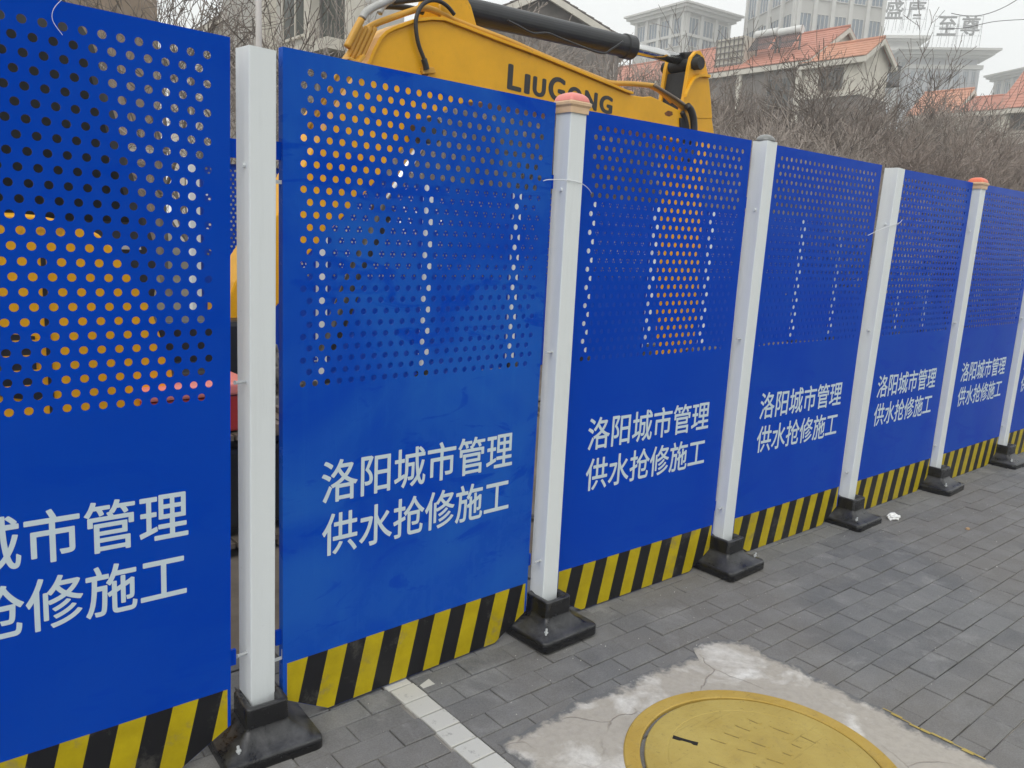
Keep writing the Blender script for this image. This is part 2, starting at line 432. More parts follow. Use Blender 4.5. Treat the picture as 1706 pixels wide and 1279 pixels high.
# ------------------------------------------------------------------ ground and paving
tag(MB().add([(-300, -300, -.06), (320, -300, -.06), (320, 320, -.06), (-300, 320, -.06)], [(0, 1, 2, 3)]).build('ground', M['grass']), kind='structure')
def rough_sheet(name, x0, x1, y0, y1, nx, ny, fz, m, smooth=True):
    mb = MB()
    vs = [(x0 + (x1 - x0) * i / nx, y0 + (y1 - y0) * j / ny, fz(x0 + (x1 - x0) * i / nx, y0 + (y1 - y0) * j / ny)) for j in range(ny + 1) for i in range(nx + 1)]
    fs = [(j * (nx + 1) + i, j * (nx + 1) + i + 1, (j + 1) * (nx + 1) + i + 1, (j + 1) * (nx + 1) + i) for j in range(ny) for i in range(nx)]
    mb.add(vs, fs); return mb.build(name, m, smooth=smooth)
from mathutils import noise as mnoise
def site_z(x, y):
    e = min(1, max(0, (y - .45) / .6)) * min(1, max(0, (8.5 - y) / 1.0))
    return -.035 + e * (.05 + .09 * mnoise.noise((x * .8, y * .8, 1.3)) + .03 * mnoise.noise((x * 3, y * 3, 2.3)))
tag(rough_sheet('site_soil', -5, 22, .40, 8.5, 110, 60, site_z, M['soil']), kind='structure')

pave = tag(MB().add([(-8, -9, -.007), (40, -9, -.007), (40, .42, -.007), (-8, .42, -.007)], [(0, 1, 2, 3)]).build('pavement', M['bed']), kind='structure')
G = .0018
def paver_mesh(lx, ly, name):
    hx, hy, b = lx / 2 - G, ly / 2 - G, .0022
    mb = MB()
    mb.loops([[(-hx, -hy, -.03), (hx, -hy, -.03), (hx, hy, -.03), (-hx, hy, -.03)],
              [(-hx, -hy, -b), (hx, -hy, -b), (hx, hy, -b), (-hx, hy, -b)],
              [(-hx + b, -hy + b, 0), (hx - b, -hy + b, 0), (hx - b, hy - b, 0), (-hx + b, hy - b, 0)]], cap0=False)
    return mb
pm_full = paver_mesh(.2, .1, 'paver').mesh('paver'); pm_full.materials.append(M['paver'])
pm_white = paver_mesh(.0955, .0905, 'paver').mesh('paver'); pm_white.materials.append(M['wpaver'])
cells = []
ry0 = .018
for k in range(-4, 46):
    yc = ry0 - .1 * k + .05
    sh = .275 if k % 2 == 0 else .375
    for i in range(-14, 90):
        xa = sh + .2 * i - .2 + .0007 * i; xb = xa + .2
        if xb <= .4855 or xa >= .5845: cells.append(((xa + xb) / 2, yc, xb - xa)); continue
        if xa < .455: cells.append(((xa + .4855) / 2, yc, .4855 - xa))       # cut bricks beside the white border
        if xb > .615: cells.append(((.5845 + xb) / 2, yc, xb - .5845))
camp = Vector((-0.8374, -2.1381, 1.5587)); mi = cam.matrix_world.inverted()
def seen(x, y):
    q = mi @ Vector((x, y, 0))
    if q.z > -.1: return False
    u, v = q.x / -q.z * 1340.57 / 853, q.y / -q.z * 1340.57 / 639.5
    return abs(u) < 1.05 and abs(v) < 1.05 and y < .08 and not (.70 < x < 1.72 and y < -.55)
cells.sort(key=lambda c: (0 if seen(c[0], c[1]) else 1, (Vector((c[0], c[1], 0)) - camp).length))
stuff = MB()
for n, (x, y, lx) in enumerate(cells):
    z = random.gauss(0, .0014); rx = random.gauss(0, .007); rr = random.gauss(0, .006)
    if n < 285:
        o = link('paver', pm_full, None, pave); o.scale = (lx / .2, 1, 1)
        o.location = (x, y, z); o.rotation_euler = (rx, random.gauss(0, .004), rr)
    else:
        hx, hy, b = lx / 2 - G, .05 - G, .0022
        stuff.add([(x + a, y + c, z + d) for a, c, d in ((-hx, -hy, -b), (hx, -hy, -b), (hx, hy, -b), (-hx, hy, -b), (-hx + b, -hy + b, 0), (hx - b, -hy + b, 0), (hx - b, hy - b, 0), (-hx + b, hy - b, 0))],
                  [(4, 5, 6, 7), (0, 1, 5, 4), (1, 2, 6, 5), (2, 3, 7, 6), (3, 0, 4, 7)])
tag(stuff.build('pavers', M['paver'], pave), kind='stuff')
for k in range(13):                                    # border of white painted pavers
    o = link('paver', pm_white, None, pave); o.location = (.535 + random.gauss(0, .002), .045 - .0925 * k, .0015); o.rotation_euler = (0, 0, random.gauss(0, .01))
    o['label'] = 'white painted border paver'
o = link('paver', pm_white, None, pave); o.location = (.614, -.020, .0012); o.scale = (.55, .8, 1)

# mortar patch around the manhole: irregular outline on the pavers
out = [(.612, -.535), (.605, -.47), (.617, -.432), (.70, -.437), (.803, -.431), (.89, -.425), (.972, -.410), (1.057, -.422), (1.13, -.436), (1.204, -.432), (1.27, -.43), (1.339, -.424), (1.423, -.443), (1.516, -.455),
       (1.575, -.452), (1.598, -.41), (1.66, -.405), (1.72, -.425), (1.778, -.464), (1.805, -.51), (1.812, -.55), (1.797, -.60), (1.798, -.66), (1.818, -.70), (1.822, -.744), (1.803, -.808), (1.812, -.85), (1.815, -.906), (1.807, -.964), (1.818, -1.05), (1.811, -1.124), (1.793, -1.212), (1.81, -1.30), (1.815, -1.378), (1.80, -1.5), (1.82, -1.62), (1.70, -1.66), (1.4, -1.63), (1.1, -1.66), (.8, -1.64), (.62, -1.62), (.60, -1.3), (.615, -1.0), (.605, -.75)]
MC, MR = Vector((1.181, -1.006)), .420
me = bpy.data.meshes.new('mortar_patch'); bm = bmesh.new()
fine = []
for i, p in enumerate(out):
    q = out[(i + 1) % len(out)]
    for t in range(4):
        x = p[0] + (q[0] - p[0]) * t / 4; y = p[1] + (q[1] - p[1]) * t / 4
        fine.append((x + .009 * mnoise.noise((x * 31, y * 31, 0)), y + .009 * mnoise.noise((x * 29, y * 29, 5)) + .004 * mnoise.noise((x * 120, y * 120, 5))))
NC = 96
hole = [(MC.x + (MR - .004) * math.cos(2 * PI * k / NC), MC.y + (MR - .004) * math.sin(2 * PI * k / NC)) for k in range(NC)]
vo = [bm.verts.new((x, y, .0022)) for x, y in fine]; vi = [bm.verts.new((x, y, .0075)) for x, y in hole]
vm = []
for x, y in fine:                                       # a feathered edge
    d = (MC - Vector((x, y))).normalized(); vm.append(bm.verts.new((x + d.x * .085, y + d.y * .085, .0034)))
nf = len(fine)
for i in range(nf): bm.faces.new((vo[i], vm[i], vm[(i + 1) % nf], vo[(i + 1) % nf]))
es = [bm.edges.get((vm[i], vm[(i + 1) % nf])) for i in range(nf)] + [bm.edges.new((vi[i], vi[(i + 1) % NC])) for i in range(NC)]
bmesh.ops.triangle_fill(bm, edges=es, use_beauty=True)
bmesh.ops.recalc_face_normals(bm, faces=bm.faces)
for f in bm.faces:
    if f.normal.z < 0: f.normal_flip()
bm.to_mesh(me); bm.free()
att = me.attributes.new('cover', 'FLOAT', 'POINT')
for i in range(len(me.vertices)): att.data[i].value = 0.0 if i < nf else 1.0
tag(link('mortar_patch', me, M['patch']), kind='structure')

mh = tag(empty('manhole_cover', (MC.x, MC.y, 0)), 'round yellow painted manhole cover set in a pale mortar patch', 'manhole cover')
def circ(r, z, n=NC): return [(r * math.cos(2 * PI * k / n), r * math.sin(2 * PI * k / n), z) for k in range(n)]
MB().loops([circ(MR, -.01), circ(MR, .010), circ(MR - .004, .0130), circ(.374, .0130), circ(.370, .0105), circ(.369, -.02)], False, False).build('ring', M['ring'], mh)
MB().loops([circ(.3695, -.018), circ(.02, -.018)], False, True).build('gap', M['slot'], mh)
ex_, ey_ = .005, -.003                                  # the lid sits a little off centre in its ring
def ecirc(r, z): return [(x + ex_, y + ey_, z) for x, y, z in circ(r, z)]
cover = MB().loops([ecirc(.3615, -.015), ecirc(.3615, .009), ecirc(.3585, .0116), ecirc(.296, .0118), ecirc(.294, .0109), ecirc(.290, .0109), ecirc(.288, .0118), ecirc(.05, .0121)], False, True).build('cover', M['cover'], mh)
def on_cover(name, poly, z0, z1, m, bev=0.0):
    return MB().prism_z(poly, z0, z1).build(name, m, cover, bevel=bev)
M['cdark'] = mat('dark_ochre_line', (.255, .19, .055), .8, noise=.3, nscale=60)
rc = random.Random(3)
for i in range(-4, 5):                                  # cast ribs of the lid, a darker ochre line along one side of each
    for j in range(-3, 4):
        cx, cy = i * .062 + (j % 2) * .031, j * .082 + rc.uniform(-.008, .008)
        if math.hypot(cx, cy) > .25 or math.hypot(cx + .088, cy - .226) < .07 or rc.random() < .38: continue
        a_ = -1.29 + rc.gauss(0, .10); l = rc.uniform(.03, .085); ux, uy = math.cos(a_), math.sin(a_)
        def bar(w0, w1, l=l): return [(cx + ux * s_ * l / 2 - uy * t, cy + uy * s_ * l / 2 + ux * t) for s_, t in ((-1, w0), (1, w0), (1, w1), (-1, w1))]
        on_cover('cast_rib', bar(-.006, .006), .0114, .0138, M['cover'], .0008)
        on_cover('dark_line', bar(-.0105, -.0062, l * rc.uniform(.6, 1)), .0114, .0124, M['cdark'])
sl0, sl1 = Vector((-.106, .262)), Vector((-.070, .192)); sd = (sl1 - sl0).normalized(); sn = Vector((-sd.y, sd.x))
sp = [sl0 + sn * .008, sl0 - sn * .010, sl0 + sd * .022 - sn * .011, sl0 + sd * .03 - sn * .007, sl1 - sd * .02 - sn * .007, sl1 - sd * .012 - sn * .012, sl1 - sn * .010, sl1 + sn * .008, sl1 - sd * .02 + sn * .006, sl0 + sd * .024 + sn * .006]
on_cover('lifting_slot', [tuple(p) for p in sp], .010, .01265, M['slot'])
mh.rotation_euler = (0, 0, 0)
# yellow paint edging along the patch
ed = MB()
for k in range(10):
    y = -1.06 - .033 * k; x = 1.808 + .012 * mnoise.noise((3.1, y * 9, 0)); w = .003 + .020 * abs(mnoise.noise((y * 17, 7, 0)))
    ed.add([(x - w, y, .0056), (x + w * .6, y - .002, .0056), (x + w * .6, y - .036, .0056), (x - w * .8, y - .036, .0056)], [(3, 2, 1, 0)])
tag(ed.build('paint_edging', M['cover']), kind='structure')

# ------------------------------------------------------------------ fence
PITCH, ROWH, HR = .04, .04 * math.sqrt(3) / 2, .0100
W, ZB, ZT = 1.02, .006, 2.003
NROW, NCOL, HX0, HZ0 = 26, 23, .062, 2.003 - .053
def sheet_mesh():
    mb = MB(); T = .0016; S = 12
    ang = [2 * PI * k / S for k in range(S)]
    def cell(cx, cz):
        hw, hh = PITCH / 2, ROWH / 2
        ring = []
        for a in ang:
            c, s = math.cos(a), math.sin(a)
            t = min(hw / abs(c) if abs(c) > 1e-6 else 9, hh / abs(s) if abs(s) > 1e-6 else 9)
            ring.append((cx + c * t, cz + s * t))
        cor = {1: (cx + hw, cz + hh), 4: (cx - hw, cz + hh), 7: (cx - hw, cz - hh), 10: (cx + hw, cz - hh)}
        for y, flip in ((0, False), (T, True)):
            vs = [(x, y, z) for x, z in ring] + [(cx + HR * math.cos(a), y, cz + HR * math.sin(a)) for a in ang] + [(cor[k][0], y, cor[k][1]) for k in (1, 4, 7, 10)]
            fs = []
            for k in range(S):
                j = (k + 1) % S
                if k in cor: f = (k, 2 * S + (1, 4, 7, 10).index(k), j, j + S, k + S)
                else: f = (k, j, j + S, k + S)
                fs.append(f if flip else f[::-1])
            if not flip: fs = [f[::-1] for f in [g[::-1] for g in fs]]
            mb.add(vs, fs)
        mb.add([(cx + HR * math.cos(a), y, cz + HR * math.sin(a)) for y in (0, T) for a in ang], [(k, k + S, (k + 1) % S + S, (k + 1) % S) for k in range(S)])
    def rect(x0, x1, z0, z1):
        mb.add([(x0, 0, z0), (x1, 0, z0), (x1, 0, z1), (x0, 0, z1)], [(0, 1, 2, 3)])
        mb.add([(x0, T, z0), (x1, T, z0), (x1, T, z1), (x0, T, z1)], [(3, 2, 1, 0)])
    for r in range(NROW):
        cz = HZ0 - r * ROWH; x0 = HX0 + (PITCH / 2 if r % 2 == 0 else 0)
        for c in range(NCOL): cell(x0 + c * PITCH, cz)
        rect(0, x0 - PITCH / 2, cz - ROWH / 2, cz + ROWH / 2); rect(x0 + (NCOL - .5) * PITCH, W, cz - ROWH / 2, cz + ROWH / 2)
    rect(0, W, HZ0 + ROWH / 2, ZT)
    zb = HZ0 - (NROW - .5) * ROWH
    low = [(0, ZB + .088), (.155, ZB), (W - .155, ZB), (W, ZB + .088), (W, zb), (0, zb)]
    mb.add([(x, 0, z) for x, z in low], [tuple(range(6))]); mb.add([(x, T, z) for x, z in low], [tuple(range(5, -1, -1))])
    ol = [(0, ZB + .088), (.155, ZB), (W - .155, ZB), (W, ZB + .088), (W, ZT), (0, ZT)]
    D = .026
    for i in range(6):                                   # folded returns round the rim
        (xa, za), (xb, zb2) = ol[i], ol[(i + 1) % 6]
        nx, nz = -(zb2 - za), (xb - xa); l = math.hypot(nx, nz); nx, nz = nx / l * T, nz / l * T
        mb.add([(xa, 0, za), (xb, 0, zb2), (xb, D, zb2), (xa, D, za), (xa + nx, T, za + nz), (xb + nx, T, zb2 + nz), (xb + nx, D, zb2 + nz), (xa + nx, D, za + nz)],
               [(0, 3, 2, 1), (4, 5, 6, 7), (3, 7, 6, 2)])
    me = mb.mesh('sheet'); me.materials.append(M['blue'])
    return me
SHEET = sheet_mesh()
def clip(poly, a, b, c):
    """keep a*x + b*z <= c"""
    o = []
    for i in range(len(poly)):
        p, q = poly[i], poly[(i + 1) % len(poly)]; fp, fq = a * p[0] + b * p[1] - c, a * q[0] + b * q[1] - c
        if fp <= 0: o.append(p)
        if fp * fq < 0:
            t = fp / (fp - fq); o.append((p[0] + (q[0] - p[0]) * t, p[1] + (q[1] - p[1]) * t))
    return o
def hazard_mesh():
    mb = MB(); zt, sl, sw = .212, .225, .0703
    x1, x2 = .013, W - .010
    band = [(x1, ZB + .088 * (1 - x1 / .155) + .001), (.155, ZB + .001), (W - .155, ZB + .001), (x2, ZB + .088 * (1 - .010 / .155) + .001), (x2, zt), (x1, zt)]
    for k in range(-1, 18):
        a0 = x1 + k * sw - .0005 if k else x1 - .2
        if k < 0: continue
        l, r = (x1 - .3 if k == 0 else x1 + k * sw), x1 + (k + 1) * sw
        # boundary x = l + (z - zt) * sl
        p = clip(band, -1, sl, -(l - zt * sl)); p = clip(p, 1, -sl, r - zt * sl)
        if len(p) > 2: mb.add([(x, -.0007, z) for x, z in p], [tuple(range(len(p)))], k % 2)
    me = mb.mesh('hazard_band'); me.materials.append(M['haz_y']); me.materials.append(M['haz_k']); return me
HAZ = hazard_mesh()
def line_mesh(body, x0, x1, z0, z1, bold=.0016):
    base = fit_text(text_mesh(body, 0), lambda u, v: (x0 + u * (x1 - x0), 0, z0 + v * (z1 - z0)))
    vs = [tuple(v.co) for v in base.vertices]; fs = [tuple(p.vertices) for p in base.polygons]; mb = MB()
    for k in range(9):                                   # heavier strokes: the outline spread a little to all sides
        a = 2 * PI * k / 8; r = bold if k < 8 else 0
        mb.add([(x + r * math.cos(a), -.0008 - .00003 * k, z + r * math.sin(a)) for x, _, z in vs], fs)
    me = mb.mesh('lettering'); me.materials.append(M['print']); return me
LINE1 = line_mesh('洛阳城市管理', .127, .902, .704, .838)
LINE2 = line_mesh('供水抢修施工', .130, .896, .532, .667)

EAR = MB().box(-.018, 0, .010, .020, -.024, .024).mesh('hook_ear'); EAR.materials.append(M['blue'])
def fence_panel(x, yl, yr, zoff, tilt, dust, label, group, back=False):
    t = empty('construction_fence', (x, yl, zoff)); t.rotation_euler = (0, -tilt, math.atan2(yr - yl, W))
    if back:
        t.location = (x + W, yl, zoff); t.rotation_euler = (0, tilt, PI)
    tag(t, label, 'fence', group)
    s = link('sheet', SHEET, None, t); s['dust'] = dust
    if not back:
        link('hazard_band', HAZ, None, t)
        link('lettering', LINE1, None, t); link('lettering', LINE2, None, t)
    for z in (.30, 1.735):
        for sx in (0, 1):
            e = link('hook_ear', EAR, None, t); e.location = (0 if not sx else W + .020, 0, z)
    return t
GP = 'front row of blue perforated fence panels'
FP = [(-1.081, -.035, -.012, .012, -.0145, .035, 'blue perforated fence panel cut off by the left edge of the photo'),
      (.112, .012, .048, .004, -.003, .21, 'paler dusty blue fence panel right of the leftmost white post'),
      (1.300, .062, .050, -.003, .002, .03, 'deep blue fence panel between the red-capped post and the domed post'),
      (2.475, .045, .040, -.002, -.001, .05, 'blue fence panel right of the post with the grey dome'),
      (3.660, .038, .037, -.004, -.001, .07, 'narrow-looking blue fence panel left of the orange-capped post'),
      (4.835, .037, .037, -.004, 0, .07, 'blue fence panel right of the orange-capped post'),
      (6.000, .037, .037, -.004, 0, .05, 'last blue fence panel at the right edge of the photo')]
for a in FP: fence_panel(*a, GP)

# posts ------------------------------------------------------------
PW = .039
def tube_mesh():
    mb = MB(); r = .004
    mb.loops([rsq(PW, PW, .10, r, 4), rsq(PW, PW, 2.0, r, 4), rsq(PW - .0025, PW - .0025, 2.0, r, 4), rsq(PW - .0025, PW - .0025, 1.9, r, 4)], True, True)
    me = mb.mesh('tube'); me.materials.append(M['white_tube']); return me
TUBE = tube_mesh()
def base_mesh():
    mb = MB()
    prof = [(.143, 0, .026), (.145, .004, .026), (.1445, .037, .026), (.1425, .0405, .026), (.140, .0425, .026), (.126, .0455, .027), (.105, .054, .026), (.085, .0665, .024), (.070, .0815, .020), (.0665, .0885, .018), (.0655, .0935, .018), (.0645, .1485, .017), (.0632, .1520, .0165), (.0605, .1535, .016), (.052, .1532, .012), (.0408, .149, .006), (.0408, .10, .006)]
    mb.loops([rsq(h, h, z, r, 8) for h, z, r in prof], False, False)
    me = mb.mesh('rubber_base'); me.materials.append(M['rubber'])
    for p in me.polygons: p.use_smooth = True
    return me
BASE = base_mesh()
BOLT = MB().tube([(0, 0, 0), (-.026, -.002, 0), (-.034, -.004, .001)], [.0045, .0045, .0062], 8).mesh('bolt'); BOLT.materials.append(M['zinc'])
STUD = MB().tube([(0, 0, 0), (-.007, 0, 0)], [.007, .006], 8).mesh('bolt'); STUD.materials.append(M['white_tube'])
LBR = MB().box(0, .036, -.003, .0, -.005, .005).box(.032, .036, -.003, .0, -.004, .028).mesh('bracket'); LBR.materials.append(M['zinc'])
ANCH = MB().tube([(0, 0, -.012), (0, 0, .016)], .0042, 8).tube([(0, 0, -.001), (0, 0, .004)], .008, 6).mesh('anchor_bolt'); ANCH.materials.append(M['zinc'])
def cap_part(t, top):
    c = MB().loops([rsq(.045, .045, 1.962, .006), rsq(.046, .046, 1.982, .006), rsq(.052, .052, 1.989, .008), rsq(.053, .053, 1.998, .008), rsq(.047, .047, 2.0025, .01)], False, True).build('cap', M['cap_cream'], t)
    d = MB(); ls = []
    for k in range(7):
        a = k / 6 * PI / 2; h = .044 * math.cos(a) ** .8 + .004
        ls.append(rsq(h, h, 2.0028 + .031 * math.sin(a), min(.014, h * .5)))
    d.loops(ls, False, True).build('cap_dome', top, c, smooth=True)
def fence_post(x, y, z, lean, label, group, cap=None, anchors=True, by=-.030, lean_y=0.0):
    t = empty('fence_post', (x + PW, y, z)); tag(t, label, 'fence post', group)
    tb = link('tube', TUBE, None, t); tb.rotation_euler = (lean_y, lean, .09 if x == 0 else random.gauss(0, .012))
    b = link('rubber_base', BASE, None, t); b.location = (0, by, 0); b.rotation_euler = (0, 0, random.gauss(0, .03))
    if anchors:
        for sx, sy in ((-.100, -.100),) if x != 2.335 else ((.112, -.100),):
            a = link('anchor_bolt', ANCH, None, b); a.location = (sx, sy, .056 + random.uniform(-.004, .004)); a.rotation_euler = (random.uniform(-.3, .3), random.uniform(-.3, .3), 0)
    for zz, kind in ((1.70, STUD), (1.115, BOLT), (.295, BOLT)):
        o = link('bolt', kind, None, tb); o.location = (-PW, -.012, zz)
    for zz in (1.665, .245) if x == 0 else ():
        o = link('bracket', LBR, None, tb); o.location = (PW - .002, -.022, zz)
    if cap in ('red', 'orange'): cap_part(tb, M['cap_' + cap])
    if cap == 'dome':
        d = MB(); d.loops([[(r * math.cos(2 * PI * k / 20), r * math.sin(2 * PI * k / 20), zz) for k in range(20)] for r, zz in ((.043, 2.0005), (.044, 2.004), (.041, 2.012), (.033, 2.021), (.021, 2.028), (.008, 2.031))], True, True).build('cap', M['dome'], tb, smooth=True)
    return t
GQ = 'front row of white fence posts'
POSTS = [(-1.190, .030, 0, 0, 'white fence post beyond the left edge of the photo', None),
         (.000, .037, -.008, .008, 'widest white fence post on a black rubber base, leftmost in view', None),
         (1.172, .037, .010, -.004, 'white fence post with a faded red and cream cap, wire tied around it', 'red'),
         (2.335, .037, .004, .012, 'white fence post with a grey dome on top', 'dome'),
         (3.530, .037, -.006, .034, 'uncapped white fence post between the domed post and the orange-capped post', None),
         (4.690, .037, 0, .012, 'white fence post with an orange-red cap', 'orange'),
         (5.860, .037, -.004, .010, 'white fence post at the right edge of the photo', None)]
for x, y, z, ln, lb, cp in POSTS[1:]: fence_post(x, y, z, ln, lb, GQ, cp)

# thin wires tied round posts and panels
def wire(pts, r, label):
    tag(MB().tube(smooth_pts(pts, 6), r, 5).build('wire', M['wire'], smooth=True), label, 'wire', 'thin tie wires on the fence')
wire([(1.052, -0.004, 1.731), (1.077, -0.006, 1.737), (1.162, -0.006, 1.742), (1.222, -0.006, 1.738), (1.298, 0.03, 1.727), (1.349, 0.055, 1.709)], .0016, 'thin pale wire tied round the red-capped post')
wire([(3.423, 0.03, 1.628), (3.501, 0.02, 1.656), (3.562, -0.006, 1.682), (3.675, -0.006, 1.703), (3.788, 0.03, 1.727)], .0018, 'thin pale wire tied round the uncapped post left of the orange cap')
wire([(-0.405, -0.026, 2.015), (-0.428, -0.028, 1.986), (-0.431, -0.024, 1.961), (-0.413, -0.024, 1.934)], .0007, 'thin pale wire dangling on the leftmost fence panel')

# second fence across the site -------------------------------------
ORD = 'first second third fourth fifth sixth seventh eighth ninth tenth eleventh twelfth thirteenth fourteenth'.split()
GB1, GB2 = 'far fence panels seen through the perforations', 'far fence posts seen through the perforations'
for k in range(14):
    xp = 1.46 + 1.14 * k - .07
    fence_panel(xp + .098, 4.72, 4.72, -.02, 0, .02, 'blue panel of the far fence, %s from the left, seen through the perforations' % ORD[k], GB1, back=True)
    fence_post(xp, 4.70, -.02, 0, 'white post of the far fence, %s from the left, seen through the perforations' % ORD[k], GB2, anchors=False)

# ------------------------------------------------------------------ excavator between the fences
YB, YC = 2.15, 2.45                                     # the two side plates of the boom
ex = tag(empty('excavator', (-.4, 2.3, 0)), 'yellow excavator behind the blue fence, boom raised above the panels', 'excavator')
exo = Vector((-.4, 2.3, 0))
def exb(mb, name, m, parent=None, bevel=0.0, smooth=False, seg=2):
    mb.v = [tuple(Vector(v) - exo) for v in mb.v]
    return mb.build(name, m, parent or ex, smooth=smooth, bevel=bevel, seg=seg)
boom_xz = [(1.585, 2.456), (1.608, 2.512), (1.649, 2.587), (1.687, 2.626), (1.731, 2.654), (1.794, 2.685), (1.884, 2.728), (1.992, 2.759), (2.083, 2.773), (2.240, 2.758), (2.511, 2.729), (2.828, 2.699), (3.208, 2.652), (3.702, 2.591), (3.781, 2.585), (3.913, 2.591), (4.000, 2.607), (4.092, 2.594), (4.290, 2.558), (4.480, 2.528), (4.581, 2.466), (4.578, 2.382), (4.495, 2.317), (4.360, 2.312), (3.536, 2.368), (2.895, 2.373), (2.484, 2.353), (2.270, 2.332), (2.122, 2.263), (1.859, 2.043), (1.540, 1.691), (1.276, 1.431), (1.166, 1.311), (1.041, 1.093), (0.919, 0.963), (0.801, 0.944), (0.746, 1.002), (0.748, 1.099), (0.795, 1.211), (0.957, 1.454), (1.096, 1.686), (1.237, 1.939), (1.418, 2.234)]
boom = exb(MB().prism_y(boom_xz, YB, YC), 'boom', M['ex_y'], bevel=.008)
# flange lip along the top edge
lip = [(1.529, 2.370), (1.585, 2.463), (1.607, 2.518), (1.649, 2.593), (1.687, 2.633), (1.730, 2.660), (1.794, 2.691), (1.883, 2.735), (1.992, 2.766), (2.082, 2.780), (2.239, 2.765), (2.510, 2.736), (2.827, 2.707), (3.207, 2.660), (3.701, 2.599), (3.780, 2.594)]
mb = MB(); ls = []
for i, (x, z) in enumerate(lip):
    a, b = lip[max(i - 1, 0)], lip[min(i + 1, len(lip) - 1)]; dx, dz = b[0] - a[0], b[1] - a[1]; l = math.hypot(dx, dz); nx, nz = -dz / l, dx / l
    ls.append([(x + nx * .012, YB - .022, z + nz * .012), (x + nx * .012, YC + .022, z + nz * .012), (x - nx * .006, YC + .022, z - nz * .006), (x - nx * .006, YB - .022, z - nz * .006)])
mb.loops(ls); exb(mb, 'top_flange', M['ex_y'], boom, bevel=.003)
# lettering on the boom
def boom_letters():
    parts = []; x = 0.0
    for ch, h in (('L', 1.0), ('I', .77), ('U', .77), ('G', 1.0), ('O', .77), ('N', .77), ('G', .77)):
        me = text_mesh(ch, 0)
        xs = [v.co.x for v in me.vertices]; ys = [v.co.y for v in me.vertices]
        x0, x1, y0, y1 = min(xs), max(xs), min(ys), max(ys)
        w = {'L': .50, 'I': .17, 'U': .56, 'G': .66, 'O': .70, 'N': .62}[ch] * (1 if h == 1 else .86)
        parts.append(([(x + (v.co.x - x0) / (x1 - x0) * w, (v.co.y - y0) / (y1 - y0) * h) for v in me.vertices], [tuple(p.vertices) for p in me.polygons]))
        x += w + .21
        bpy.data.meshes.remove(me)
    tot = x - .21
    return parts, tot
lp, tot = boom_letters()
O_, U_, V_ = Vector((2.608, 2.148, 2.463)), Vector((3.578, 2.148, 2.424)), Vector((2.611, 2.148, 2.611))
mb = MB()
for vs, fs in lp:
    for k in range(9):                                   # heavy strokes
        t = 2 * PI * k / 8; q = 0 if k == 8 else 1
        mb.add([tuple((O_ + (U_ - O_) * ((a + q * .050 * math.cos(t)) / tot) + (V_ - O_) * (b + q * .035 * math.sin(t)))[:1]) + (YB - .0012 - .0001 * k,) + tuple((O_ + (U_ - O_) * ((a + q * .050 * math.cos(t)) / tot) + (V_ - O_) * (b + q * .035 * math.sin(t)))[2:]) for a, b in vs], fs)
exb(mb, 'lettering', M['ex_letter'], boom)
# pipes along the boom
def tubes(name, pts, r, m, parent=boom, k=5, n=10):
    return exb(MB().tube(smooth_pts(pts, k), r, n), name, m, parent, smooth=True)
tubes('pipe', [(1.175, 2.170, 2.061), (1.299, 2.170, 2.235), (1.426, 2.170, 2.423), (1.500, 2.170, 2.528), (1.555, 2.170, 2.611), (1.612, 2.170, 2.663), (1.709, 2.170, 2.714), (1.849, 2.170, 2.781), (1.952, 2.170, 2.824), (2.038, 2.170, 2.825), (2.171, 2.170, 2.803), (2.379, 2.170, 2.780), (2.624, 2.170, 2.756), (2.887, 2.170, 2.719), (3.225, 2.170, 2.677), (3.466, 2.170, 2.650), (3.578, 2.170, 2.642), (3.780, 2.170, 2.667), (3.993, 2.170, 2.686), (4.076, 2.170, 2.681), (4.254, 2.170, 2.626), (4.424, 2.170, 2.568)], .0190, M['ex_pipe'])
tubes('pipe', [(4.139, 2.300, 2.715), (4.256, 2.300, 2.692), (4.364, 2.300, 2.652), (4.411, 2.300, 2.631)], .014, M['ex_pipe'])
tubes('pipe', [(4.013, 2.140, 2.686), (4.171, 2.140, 2.652), (4.343, 2.140, 2.609), (4.478, 2.140, 2.559)], .012, M['steel'])
for d in (0, 1, 2, 3):
    P0 = [(580 + 9 * d, 100 + 2.5 * d), (592 + 8 * d, 72 + 2 * d), (603 + 6 * d, 48 + 1 * d)]
    off = .045 * d
    base = [(1.152, 2.120, 2.040), (1.257, 2.120, 2.194), (1.364, 2.120, 2.360), (1.429, 2.120, 2.456), (1.479, 2.120, 2.556), (1.516, 2.120, 2.632)]
    tubes('pipe', [(x + .036 * d, y + .012 * d, z + .006 * d) for x, y, z in base], .0135, M['ex_pipe'])
tubes('pipe', [(1.417, 2.100, 2.504), (1.460, 2.100, 2.587), (1.504, 2.100, 2.664)], [.020, .020, .022][0], M['ex_pipe'])
tubes('fitting', [(1.511, 2.100, 2.672), (1.533, 2.100, 2.707), (1.578, 2.100, 2.741), (1.646, 2.100, 2.780), (1.704, 2.100, 2.817)], .021, M['fitting'])
tubes('fitting', [(1.675, 2.200, 2.745), (1.705, 2.200, 2.796), (1.752, 2.200, 2.831), (1.817, 2.200, 2.845)], .018, M['fitting'])
tubes('hose', [(1.764, 2.200, 2.827), (1.907, 2.200, 2.870), (2.076, 2.200, 2.925)], .020, M['hose'])
tubes('hose', [(1.752, 2.280, 2.812), (1.854, 2.280, 2.829), (1.959, 2.280, 2.837), (2.024, 2.280, 2.833)], .018, M['hose'])
